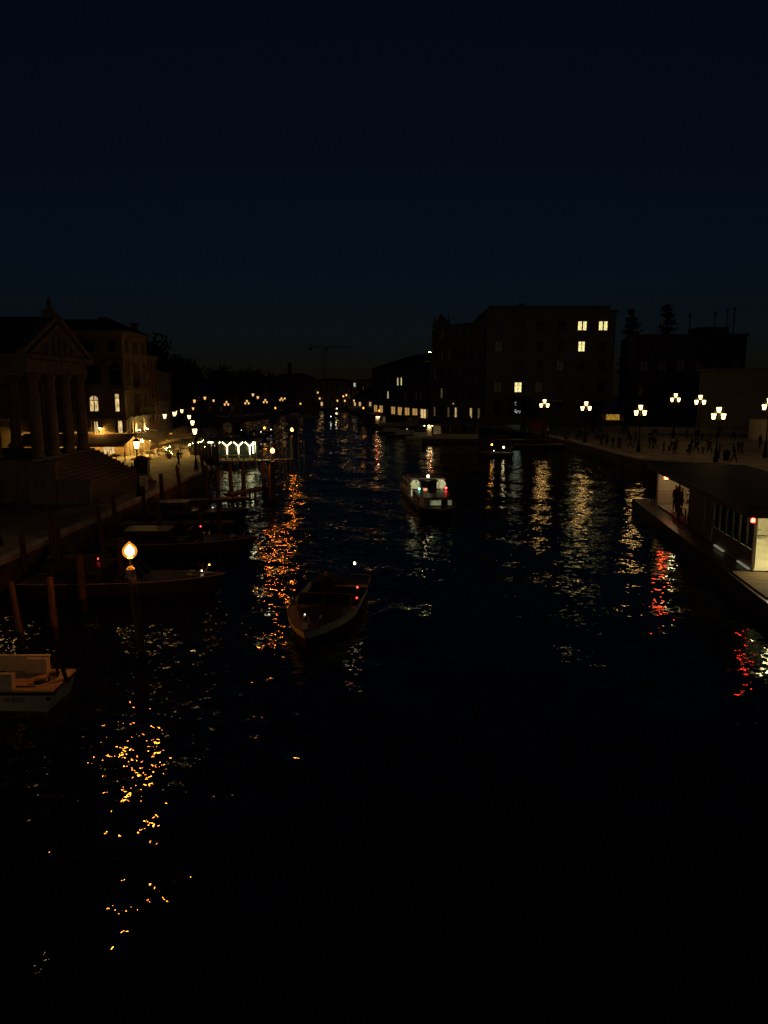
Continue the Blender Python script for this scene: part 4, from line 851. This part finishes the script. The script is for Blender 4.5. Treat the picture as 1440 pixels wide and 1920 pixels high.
# work boat at the lower left
wb_ = thing('work_boat', 'pale flat decked work boat with square bow at the lower left', 'work boat', (-9.35, 20.1, 0))
q = MB(); top, bot = .62, -.3
pts = [(0, 0), (-6.5, -.1), (-6.5, 1.75), (0, 1.72)]; wl_ = [(-.28, .06), (-6.4, -.02), (-6.4, 1.7), (-.28, 1.64)]
q.v = [(x, y, top) for x, y in pts] + [(x, y, bot) for x, y in wl_]
for i in range(4): j = (i + 1) % 4; q.face((i, i + 4, j + 4, j))
q.face((0, 1, 2, 3)); q.face((7, 6, 5, 4)); q.build('hull', 'hullpale', wb_)
MB().box((-.98, .86, top + .012), (1.9, 1.66, .02)).build('bow_deck', 'deck', wb_)
q = MB(); q.box((-3.2, -.03, top - .04), (6.6, .06, .07)); q.box((-3.2, 1.78, top - .04), (6.6, .06, .07)); q.box((.02, .86, top - .04), (.06, 1.84, .07)); q.build('rub_rail', 'hulldark', wb_)
MB().box((-4.2, .86, top + .02), (4.3, 1.3, .03)).build('hold_floor', 'hulldark', wb_)
for y, x0, x1 in ((.08, -6.4, -1.15), (1.6, -6.4, -.75)):
    q = MB(); q.box(((x0 + x1) / 2, y, top + .24), (x1 - x0, .06, .44)); q.box((x1 - .3, y + (.12 if y < 1 else -.12), top + .24), (.6, .2, .44)); q.box(((x0 + x1) / 2, y, top + .48), (x1 - x0 + .04, .12, .05)); q.build('coaming', 'hullpale', wb_)
for x, y in ((-.62, .62), (-.45, 1.25)): q = MB(); q.box((x, y, top + .07), (.26, .16, .09)); q.tube((x + .2, y + .1, top + .02), (x + .25, y + .12, top + .16), .03, n=6); q.build('cleat', 'panelgrey', wb_)
q = MB(); q.tube((-.28, 1.05, top), (-.3, 1.05, top + .5), .035, n=6); q.path([(-.12, 1.0, top + .42), (-.05, .95, top + .2), (.06, .9, top - .1)], .06, 6); q.build('mooring_post', 'iron', wb_)
MB().path([(-.3, 1.0, top + .03), (-.6, .9, top + .03), (-.45, .6, top + .03), (-.9, .45, top + .03)], .015, 5).build('rope', 'rope', wb_)
MB().box((-1.05, .3, top + .035), (.9, .04, .03)).build('deck_batten', 'wood', wb_)
MB().lathe([(.06, 0), (.06, .03)], n=10).build('fairlead', 'hulldark', wb_, (-.12, -.02, .42)).rotation_euler = (pi / 2, 0, 0)
def text(root, s, loc, rot, size, m, name='lettering'):
    cu = bpy.data.curves.new(name, 'FONT'); cu.body = s; cu.size = size; cu.extrude = .002; cu.align_x = 'CENTER'
    o = bpy.data.objects.new(name, cu); col.objects.link(o); dg = bpy.context.evaluated_depsgraph_get(); me = bpy.data.meshes.new_from_object(o.evaluated_get(dg)); bpy.data.objects.remove(o); bpy.data.curves.remove(cu)
    me.materials.clear(); me.materials.append(M[m]); k = inst(name, me, root, loc); k.rotation_euler = rot; return k
text(wb_, 'VE 8127', (-1.1, -.03, .33), (radians(84), 0, radians(.9)), .17, 'hulldark')
# small boats moored or drifting far off
def small_boat(label, x, y, rz, L=6, B=1.8, hm='hulldark', lights=(), group='small boats far along the canal', cover=None):
    t = thing('small_boat', label, 'boat', (x, y, 0), rz, group); b, g = hull_mesh(L, B, .5, nst=12); b.build('hull', [hm, hm], t, smooth=True); deck_mesh(g, 0, 4).build('foredeck', 'deck', t); deck_mesh(g, 3, 11, .1, -.25).build('floor', 'plank', t); rail_mesh(g).build('rub_rail', 'white', t)
    MB().box((0, L * .1, .5), (B * .8, .3, .06)).build('thwart', 'plank', t); MB().box((0, L * .5 + .1, .5), (.3, .3, .7)).build('outboard_motor', 'iron', t)
    if cover: q = MB(); q.prism([(-B * .35, -L * .05), (B * .35, -L * .05), (B * .35, L * .32), (-B * .35, L * .32)], .5, 1.3); q.build('cabin', cover, t)
    for nm, lx, ly, lz, m, r in lights: small_lamp(t, nm, (lx, ly, lz), m, r)
small_boat('small boat with a warm lamp on the dark water before the plaza', 15.6, 104, radians(35), 6, 1.9, 'hulldark', (('lamp', .3, -1, 1.3, 'led', .13), ('side_light', -.4, .6, 1.6, 'amberled', .12), ('bow_glow', -1.5, -1, .9, 'ledcold', .06)))
small_boat('small white boat moored at the far pontoon, left of its red light', 8.5, 141, radians(80), 9, 2.2, 'hullwhite', (), cover='white')
small_boat('covered boat moored in front of the lit arcade', 6.8, 163, radians(70), 8, 2.2, 'hulldark', (('lamp', 0, -2, 1.5, 'led', .1),), cover='hulldark')
small_boat('far boat with two white lights left of the far right jetty', -16, 232, radians(10), 7, 2, 'hulldark', (('lamp', -.5, -2, 1.2, 'ledcold', .13),))
small_boat('small boat with a white light in mid canal far away', -16.5, 262, radians(20), 6, 2, 'hulldark', (('lamp', 0, 0, 1.2, 'led', .15),))
small_boat('white boat lying under the footbridge ramp', -29.5, 262, radians(85), 9, 2.2, 'hullwhite', (), cover='white')
small_boat('orange lit boat moving off the garden bank', -26.5, 160, radians(60), 7, 2, 'mahog', (('lamp', 0, -1.5, 1.2, 'amberled', .2), ('bow_glow', .3, -3, .9, 'ledcold', .09)))
small_boat('dark boat with two lights moored left of the garden lamps', -27, 148, radians(80), 8, 2.1, 'hulldark', (('lamp', 0, 1, 1.3, 'ledcold', .08), ('stern_light', 0, -3, 1.0, 'ledcold', .08)), cover='hulldark')
small_boat('dark covered boat moored behind the striped poles', -25.5, 131, radians(95), 8, 2.2, 'hullwhite', (), cover='hulldark')
small_boat('pale boat moored behind the lit pavilion', -22, 104, radians(85), 7, 2.0, 'hullwhite', ())
for i, (x, y, rz, lb) in enumerate([(17.5, 140, 75, 'dark covered boat moored right of the far pontoon'), (21.5, 132, 70, 'dark boat moored below the red barrier at the plaza edge'), (25.6, 120, 85, 'dark boat moored under the leftmost plaza lamp'), (2.5, 158, 65, 'dark boat moored left of the far pontoon with a pale roof'), (-2.5, 196, 60, 'dark boat at the far right bank jetty'), (5.5, 148, 80, 'white roofed boat moored in front of the arcade')]):
    small_boat(lb, x, y, radians(rz), 8 + i % 3, 2.2, 'hulldark', (('lamp', 0, -2.5, 1.1, 'ledcold', .06),) if i in (3, 4) else (), 'boats moored on the right bank', 'white' if i in (3, 5) else 'hulldark')
small_boat('pale boat at the far canal end landing', -20, 322, radians(85), 9, 2.4, 'hullwhite', (('lamp', 0, 0, 1.4, 'led', .2),))

# ------------------------------------------------------------------ passenger piers (right bank)
def near_pier():
    ang = atan2(53.0 - 33.2, 19.5 - 16.7)
    # local x runs from the near corner post away along the canal side wall, local y to the land side is negative
    t = thing('landing_stage', 'large floating landing stage with dark roof, lit cabin and plank deck at the right', 'landing stage', (16.7, 33.2, 0), ang)
    Lw, Dw, fz, tz = 20.4, 5.6, 1.0, 3.55
    MB().box((8.4, -2.7, .3), (30.5, 7.6, 1.1)).build('pontoon', 'hulldark', t)
    MB().box((10.2, -2.8, fz - .06), (20.6, 5.6, .06)).build('floor', 'floor', t)
    n = 22; me = MB().box((0, 0, 0), (.17, 6.6, .06)).mesh('deck_plank', 'plank')
    for i in range(n): inst('deck_plank', me, t, (-.15 - i * .205, -2.35, .89 + R.uniform(-.004, .004)))
    MB().box((-2.3, -2.35, .84), (4.7, 6.6, .03)).build('deck_underlay', 'hulldark', t)
    q = MB(); q.prism([(-.5, .5), (Lw + .9, .5), (Lw + .9, -Dw - .5), (-.5, -Dw - .5)], tz, tz + .22); q.build('roof', 'teal', t)
    MB().box((Lw / 2 + .2, .56, tz + .06), (Lw + 1.4, .08, .34)).build('roof_fascia', 'hulldark', t)
    MB().box((-.54, -2.8, tz + .06), (.08, 6.6, .34)).build('roof_fascia', 'panelgrey', t)
    # canal side wall, near to far: low panel with windows, blank panels, opening, end panel
    nwin = 6; wl0 = 6.4; ww = wl0 / nwin
    MB().box((wl0 / 2, 0, fz + .42), (wl0, .08, .84)).build('wall_panel', 'panelgrey', t)
    MB().box((wl0 / 2, 0, tz - .12), (wl0, .1, .24)).build('window_head', 'hulldark', t)
    for i in range(nwin + 1): MB().box((i * ww + (.06 if i == 0 else 0), 0, 2.63), (.14 if i == 0 else .07, .12, 1.6)).build('mullion', 'panel' if i == 0 else 'hulldark', t)
    MB().box((.07, 0, fz + .42), (.15, .13, .86)).build('corner_post', 'panel', t)
    for i in range(nwin): q = MB(); q.box(((i + .5) * ww, .0, 2.6), (ww - .09, .015, 1.5)); q.build('window_pane', 'pierglass', t)
    for i in range(3): MB().box((wl0 + .85 + i * 1.62, 0, 2.27), (1.58, .09, 2.55)).build('wall_panel', 'panelgrey', t)
    x1 = wl0 + 4.95
    for x in (x1 + .05, x1 + 2.7, Lw - .1): MB().box((x, 0, 2.27), (.1, .12, 2.55)).build('post', 'panelgrey', t)
    q = MB(); q.box((Lw - .1, -1.0, 2.27), (.08, 2.0, 2.55)); q.build('end_panel', 'panel', t)
    for z in (1.75, 2.0): MB().box((Lw - .16, -1.0, z), (.05, 1.96, .035)).build('panel_rail', 'white', t)
    q = MB()
    for x in (x1 + .4, x1 + 1.9): q.tube((x, .12, fz), (x, .12, fz + .9), .035, n=6)
    q.tube((x1 + .4, .12, fz + .9), (x1 + 1.9, .12, fz + .9), .035, n=6); q.tube((x1 + .4, .12, fz + .45), (x1 + 1.9, .12, fz + .45), .025, n=6)
    q.build('guard_rail', 'iron', t)
    q = MB()
    for x in (Lw - .9, Lw + .2): q.tube((x, .3, .85), (x, .3, fz + .85), .035, n=6)
    q.tube((Lw - .9, .3, fz + .85), (Lw + .2, .3, fz + .85), .035, n=6); q.build('guard_rail', 'iron', t)
    # interior: cross wall with bench, board and ceiling tubes
    MB().box((8.6, -2.8, 2.27), (.1, 5.5, 2.5)).build('cross_wall', 'panel', t)
    MB().box((10.2, -5.5, 2.27), (20.4, .1, 2.5)).build('land_side_wall', 'panelgrey', t)
    MB().box((8.35, -1.2, 2.35), (.06, 1.3, .8)).build('notice_board', 'orange', t)
    q = MB(); q.box((8.0, -1.6, fz + .45), (.45, 2.6, .06)); q.build('bench_seat', 'panelgrey', t)
    for y in (-.7, -2.4): q = MB(); q.tube((7.85, y, fz), (8.15, y, fz + .44), .025, n=5); q.tube((8.15, y, fz), (7.85, y, fz + .44), .025, n=5); q.build('bench_leg', 'iron', t)
    for x, y in ((1.2, -1.9), (4.4, -2.6), (7.4, -1.9)): MB().box((x, y, tz - .09), (1.5, .26, .07)).build('ceiling_tube', 'tube', t)
    MB().box((-.12, -2.2, tz - .09), (.3, 1.6, .07)).build('ceiling_tube', 'tube', t)  # extra tube added to brighten the deck planks
    MB().box((Lw - 1.5, -.9, tz - .08), (.5, .1, .06)).build('ceiling_tube', 'tube', t)
    for x, m in ((.05, 'redled'), (Lw - 3.2, 'amberred')): small_lamp(t, 'signal_lamp', (x, .14, tz - .3), m, .1 if x < 1 else .14)
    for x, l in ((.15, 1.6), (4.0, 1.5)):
        for k in range(2): MB().box((x + .4 + k * l / 2 * 1.02, .12, .98), (l / 2, .09, .08)).build('wall_gap_glow', 'gapglow', t)  # glowing strips put in for light leaking under the wall
    for i in range(5): MB().box((x1 - .4 + i * .5, .42, .9), (.3, .12, .05)).build('edge_marking', 'white', t)
    # mooring bollard
    q = MB(); q.box((-3.55, -.2, 1.05), (.75, .8, .3)); 
    for y in (-.05, -.38): q.tube((-3.5, y, 1.15), (-3.5, y, 1.62), .075, .085, 10); q.lathe([(.11, 0), (.11, .05), (.05, .08)], (-3.5, y, 1.62), 10)
    q.tube((-3.5, .15, 1.42), (-3.5, -.6, 1.42), .045, n=7); q.build('bollard', 'iron', t)
    MB().path([(-3.5, -.4, 1.3), (-3.9, -.6, 1.0), (-4.1, -1.2, .95), (-4.0, -2.0, .95)], .045, 7).build('hawser', 'rope', t)
    q = MB()
    for i, y in enumerate((1.35, 1.35)): pass
M['gapglow'] = emis('gap_glow_strip', (1, .92, .6), .16)
M['amberred'] = emis('amber_red_signal', (1, .07, .015), 50)
pg = bpy.data.materials.new('pier_glass'); pg.use_nodes = True; n_, l_ = pg.node_tree.nodes, pg.node_tree.links; n_.clear()
o_ = n_.new('ShaderNodeOutputMaterial'); mx_ = n_.new('ShaderNodeMixShader'); tr_ = n_.new('ShaderNodeBsdfTransparent'); gl_ = n_.new('ShaderNodeBsdfGlossy'); fr_ = n_.new('ShaderNodeFresnel'); gl_.inputs['Roughness'].default_value = .03; tr_.inputs[0].default_value = (.88, .9, .84, 1)
l_.new(fr_.outputs[0], mx_.inputs[0]); l_.new(tr_.outputs[0], mx_.inputs[1]); l_.new(gl_.outputs[0], mx_.inputs[2]); l_.new(mx_.outputs[0], o_.inputs[0]); M['pierglass'] = pg
near_pier()
t = thing('gangway', 'broad gangway joining the landing stage to the plaza', 'gangway', (23.6, 45.5, 0), radians(-6))
MB().box((6.4, 0, 1.2), (13.4, 2.4, .16)).build('walkway', 'plank', t)
for s in (-1, 1):
    q = MB()
    for i in range(8): q.tube((.4 + i * 1.7, s * 1.15, 1.25), (.4 + i * 1.7, s * 1.15, 2.25), .03, n=5)
    q.tube((.4, s * 1.15, 2.25), (12.3, s * 1.15, 2.25), .04, n=5); q.build('railing', 'iron', t)
def far_pier(label, x, y, rz, L=8, D_=4.2, red=True):
    t = thing('floating_pontoon', label, 'pontoon', (x, y, 0), rz, 'far passenger pontoons on the right bank')
    MB().box((0, 2, .35), (L + 3, D_ + 1.5, .9)).build('float', 'hulldark', t); MB().box((0, 0, 1.2), (L, .08, .8)).build('wall_panel', 'panel', t); MB().box((0, 2, 3.1), (L + .8, D_ + .6, .2)).build('roof', 'panelgrey', t)
    MB().box((0, D_, 1.9), (L, .08, 2.2)).build('back_wall', 'panel', t)
    for i in range(6): MB().box((-L / 2 + i * L / 5, 0, 2.3), (.12, .1, 1.4)).build('mullion', 'panelgrey', t)
    for i in range(1, 5): MB().box((-L / 2 + (i + .5) * L / 5, .02, 2.3), (L / 5 - .14, .03, 1.38)).build('window_pane', 'darkglass', t)
    MB().box((-L / 2 - .5, 1.2, 2.0), (.9, .06, 1.6)).build('end_panel', 'panel', t)
    MB().box((-L / 2 - .3, 1.0, 2.95), (.8, .12, .06)).build('ceiling_tube', 'tube', t)
    if red: small_lamp(t, 'signal_lamp', (-L / 2 - .2, -.2, 3.0), 'redled', .14)
far_pier('far floating pontoon with a window strip and red light before the palace', 12.2, 130, radians(-8))
far_pier('dark floating pontoon farther along the right bank with a red light at its left', 3.0, 176, radians(-14), 9)

# ------------------------------------------------------------------ plaza furniture
t = thing('round_hoarding', 'pale round hoarding cut by the right picture edge on the plaza', 'hoarding', (62.2, 118.5, GZ))
for i in range(20):
    a0 = 2 * pi * i / 20; q = MB(); q.box((4.4 * cos(a0), 4.4 * sin(a0), 1.55), (.08, 1.385, 3.1), a0); q.build('panel', 'white', t)
t = thing('market_stall', 'stall with a bright yellow awning before the office block', 'stall', (42.2, 141, GZ))
q = MB(); q.poly([(-2, -1.6, 2.5), (2, -1.6, 2.5), (2, 0, 3.2), (-2, 0, 3.2)]); q.poly([(-2, -1.6, 2.1), (2, -1.6, 2.1), (2, -1.6, 2.5), (-2, -1.6, 2.5)]); q.build('awning', 'orange', t)
MB().box((0, .8, 1.4), (3.8, 1.6, 2.8)).build('cabin', 'hulldark', t); MB().box((0, -.5, .5), (3.6, .8, 1.0)).build('counter', 'plank', t)
M['awningglow'] = emis_room('stall_awning_glow', (1, .55, .06), .3); MB().box((-.1, -1.68, 2.75), (2.4, .1, 1.0)).build('awning_glow_panel', 'awningglow', t)  # self-glowing panel put in for the lit yellow awning front
for i, (x, y, lb) in enumerate([(13.4, 152, 'dark red barrier block on the bank behind the far pontoon'), (24.8, 139.5, 'dark red barrier block beside the clipped tree')]):
    t = thing('barrier_block', lb, 'barrier', (x + (9 if i == 0 else 4.2), y + (14 if i == 0 else 3), GZ), .2, 'red barrier blocks'); MB().box((0, 0, .9), (3.2, .5, 1.8)).build('panel', 'red', t); MB().box((0, 0, .1), (3.4, 1.0, .2)).build('foot', 'grey', t)
for i, (x, y, lb) in enumerate([(37.6, 82.5, 'dark waste bin at the plaza edge above the landing stage'), (46, 128, 'dark waste bin by the steps at the back of the plaza')]):
    t = thing('waste_bin', lb, 'bin', (x, y, GZ), 0, 'plaza waste bins'); MB().lathe([(.3, 0), (.36, .9), (.38, .95)], n=12).build('body', 'iron', t); MB().lathe([(.4, .95), (.38, 1.05), (.12, 1.2)], n=12).build('lid', 'iron', t)
for i, (x, y, rz, lb) in enumerate([(44, 126, .1, 'pale stone bench at the back of the plaza under the left back lamp'), (34.5, 118, 0, 'stone bench in the middle of the plaza')]):
    t = thing('stone_bench', lb, 'bench', (x, y, GZ), rz, 'plaza stone benches'); MB().box((0, 0, .48), (3.0, .6, .14)).build('seat', 'istria', t)
    for s in (-1, 1): MB().box((s * 1.1, 0, .2), (.3, .45, .4)).build('leg', 'istria', t)

# ------------------------------------------------------------------ people
def person_mesh(kind, coat, legs):
    """one continuous skinned body; kind sets the pose"""
    P = {'pelvis': (0, 0, .95, .15, .11), 'waist': (0, 0, 1.1, .14, .1), 'chest': (0, -.01, 1.33, .17, .12), 'neck': (0, -.01, 1.5, .06, .06), 'jaw': (0, -.02, 1.56, .065, .07), 'head': (0, -.01, 1.66, .085, .1), 'crown': (0, 0, 1.74, .06, .07)}
    st = {'walk': .28, 'stride': .38}.get(kind, .04)
    def arm(s):
        if kind == 'phone' and s > 0: return [(s * .2, 0, 1.43, .06), (s * .25, -.02, 1.17, .05), (s * .16, -.24, 1.25, .04), (s * .12, -.3, 1.33, .035)]
        sw = s * st * .7
        return [(s * .18, 0, 1.42, .065), (s * .215, sw * .3, 1.17, .052), (s * .21, sw * .8 - .05, .95, .042), (s * .2, sw * 1.0 - .07, .86, .035)]
    def leg(s):
        o = s * st
        return [(s * .09, 0, .88, .1), (s * .1, -o * .55 - .02, .5, .075), (s * .1, -o + (.1 if o < 0 else 0), .1, .05), (s * .11, -o - .14 + (.1 if o < 0 else 0), .035, .04)]
    vs_, es, rs = [], [], []
    def add(p, r, par):
        vs_.append(p); rs.append(r); i = len(vs_) - 1
        if par is not None: es.append((par, i))
        return i
    pv_ = add(P['pelvis'][:3], P['pelvis'][3:], None); q = pv_; ids = {}
    for k in ('waist', 'chest', 'neck', 'jaw', 'head', 'crown'): q = add(P[k][:3], P[k][3:], q); ids[k] = q
    for s in (-1, 1):
        q = ids['chest']
        for x, y, z, r in arm(s): q = add((x, y, z), (r, r), q)
        q = pv_
        for x, y, z, r in leg(s): q = add((x, y, z), (r, r * 1.0), q)
    me = bpy.data.meshes.new('body'); me.from_pydata(vs_, es, []); o = bpy.data.objects.new('tmp', me); col.objects.link(o)
    m = o.modifiers.new('s', 'SKIN'); m.branch_smoothing = .6; m.use_smooth_shade = True; o.modifiers.new('u', 'SUBSURF').levels = 1
    for i, r in enumerate(rs): sv = me.skin_vertices[0].data[i]; sv.radius = r; sv.use_root = (i == 0)
    dg = bpy.context.evaluated_depsgraph_get(); out = bpy.data.meshes.new_from_object(o.evaluated_get(dg)); bpy.data.objects.remove(o)
    out.materials.clear()
    for k in (coat, legs, 'skin', 'hair'): out.materials.append(M[k])
    for p in out.polygons:
        c = p.center; p.use_smooth = True
        p.material_index = 1 if c.z < .84 and abs(c.x) < .19 else (0 if c.z < 1.5 else (3 if c.z > 1.70 or c.y > .025 else 2))
        if c.z < .9 and abs(c.x) > .165: p.material_index = 2
    return out
PM = {}
def person(label, x, y, rz, kind='stand', coat='black', legs='black', s=1.0, group='people on the station plaza', carry=None, z=GZ):
    k = (kind, coat, legs)
    if k not in PM: PM[k] = person_mesh(kind, 'coat_' + coat, 'coat_' + legs)
    t = thing('person', label, 'person', (x, y, z), rz, group); o = inst('body', PM[k], t); t.scale = (s, s, s)
    if carry == 'backpack': q = MB(); q.box((0, .2, 1.27), (.3, .18, .42), taper=.8); q.build('backpack', 'coat_' + ('grey' if coat != 'grey' else 'wine'), t)
    if carry == 'suitcase': q = MB(); q.box((.38, .15, .36), (.22, .36, .56)); q.tube((.38, .0, .64), (.3, -.02, .95), .015, n=5); q.build('suitcase', 'coat_wine', t)
    if carry == 'bag': q = MB(); q.box((-.3, .02, .68), (.12, .34, .3)); q.build('bag', 'coat_brown', t)
person('dark-clothed person walking alone on the lit quay towards the restaurant', -20.7, 75.6, 2.6, 'walk', 'black', 'black', 1.0, 'people on the left quay')
person('dark figure standing alone at the foot of the church steps', -21.0, 62.5, .5, 'stand', 'olive', 'black', .95, 'people on the left quay')
PP = [(25.4, 131, 1.2, 'stand', 'black', 'navy', None), (26.4, 128, .4, 'walk', 'wine', 'black', None), (27.6, 127, 2.2, 'stand', 'white', 'black', None), (29.2, 124, .2, 'walk', 'brown', 'black', 'backpack'), (31.2, 121.5, 3.0, 'stand', 'black', 'navy', None), (32.0, 121.2, .1, 'stand', 'navy', 'grey', 'bag'), (33.4, 124, 1.0, 'phone', 'grey', 'black', None), (28.6, 117.5, 2.0, 'walk', 'black', 'black', 'suitcase'), (30.1, 99, .2, 'stand', 'black', 'grey', 'backpack'), (30.9, 98.6, .4, 'stand', 'brown', 'black', None), (31.7, 102, 1.4, 'stand', 'black', 'black', None), (33.2, 101.5, 1.9, 'stride', 'navy', 'grey', None), (36.2, 111.5, .4, 'walk', 'black', 'navy', None), (37.0, 111, 2.8, 'stand', 'grey', 'black', None), (39.0, 110.5, .8, 'phone', 'black', 'black', 'backpack'), (34.0, 91.5, 1.0, 'stand', 'black', 'black', None), (35.0, 90.6, .3, 'stand', 'olive', 'black', 'backpack'), (36.4, 95.5, 1.2, 'walk', 'wine', 'black', 'suitcase'), (37.4, 96.2, 2.0, 'stand', 'black', 'grey', None), (35.7, 87.9, .1, 'stand', 'navy', 'black', 'bag'), (38.3, 92.4, .5, 'stride', 'black', 'black', None), (38.9, 91.7, 2.5, 'stand', 'white', 'navy', None), (39.9, 92.2, .2, 'walk', 'black', 'black', 'backpack'), (37.9, 85, 1.4, 'stand', 'brown', 'black', 'suitcase'), (37.3, 80.0, .6, 'walk', 'black', 'black', None), (46.8, 111, .5, 'stand', 'black', 'black', None), (47.6, 110.5, 2.5, 'stand', 'grey', 'black', 'bag'), (50.2, 131, 1.0, 'walk', 'black', 'navy', None), (42, 118, 1.9, 'stand', 'olive', 'grey', None), (53.8, 116, .3, 'walk', 'black', 'black', 'backpack'), (50.4, 101, 2.0, 'stand', 'navy', 'black', None), (56.0, 126, 2.9, 'stand', 'black', 'grey', None), (23.8, 151, 1.0, 'walk', 'black', 'black', None), (22.4, 165, 2.0, 'stand', 'grey', 'black', None), (18.6, 180, .2, 'walk', 'black', 'black', None), (12.2, 200, .2, 'stand', 'brown', 'black', None), (7.9, 214, 2.2, 'stand', 'white', 'black', None), (5.2, 221, 1.1, 'stand', 'black', 'black', None)]
for gx, gy, n_p in ((30.4, 118, 4), (33.5, 116, 3), (31.5, 107, 4), (35.5, 99.5, 3), (40.5, 97, 4), (43.5, 92, 3), (26.3, 141, 4), (19.5, 178, 4), (14.8, 194, 4), (49, 119, 3)):
    for j in range(n_p): PP.append((gx + R.uniform(-1.1, 1.1), gy + R.uniform(-1.2, 1.2), R.uniform(0, 6.28), R.choice(['stand', 'stand', 'walk', 'phone']), R.choice(['black', 'black', 'navy', 'brown', 'grey', 'olive']), R.choice(['black', 'navy', 'grey']), R.choice([None, None, None, 'backpack', 'suitcase', 'bag'])))
PP.sort(key=lambda p: p[0] / p[1])
nmk = {'stand': 'standing', 'walk': 'walking', 'stride': 'striding', 'phone': 'phoning'}
for i, (x, y, rz, kd, co, lg, ca) in enumerate(PP):
    person('%s-coated person %s%s, %s from left on the right bank' % (co, nmk[kd], ' with a ' + ca if ca else '', ORD[i]), x, y, rz, kd, co, lg, R.uniform(.94, 1.06), carry=ca)
e1 = Vector((2.8, 19.8, 0)).normalized(); e2 = Vector((e1.y, -e1.x, 0))
for i, (u, v, kd, co, lb) in enumerate([(15.4, .5, 'stand', 'black', 'dark-coated person waiting in the landing stage opening, nearest of three'), (16.2, .45, 'stand', 'navy', 'dark-coated person waiting in the landing stage opening, middle of three'), (17.0, .5, 'stand', 'black', 'dark-coated person waiting in the landing stage opening, farthest of three')]):
    p = Vector((16.7, 33.2, 0)) + e1 * u + e2 * v; person(lb, p.x, p.y, 1.4 + i, kd, co, 'black', 1.0, 'people waiting on the landing stage', None, 1.0)
person('dark boatman standing at the helm of the water taxi under way', -2.3, 29.2, .1, 'stand', 'black', 'black', .95, 'people on boats', None, .28)
KIDS.clear()
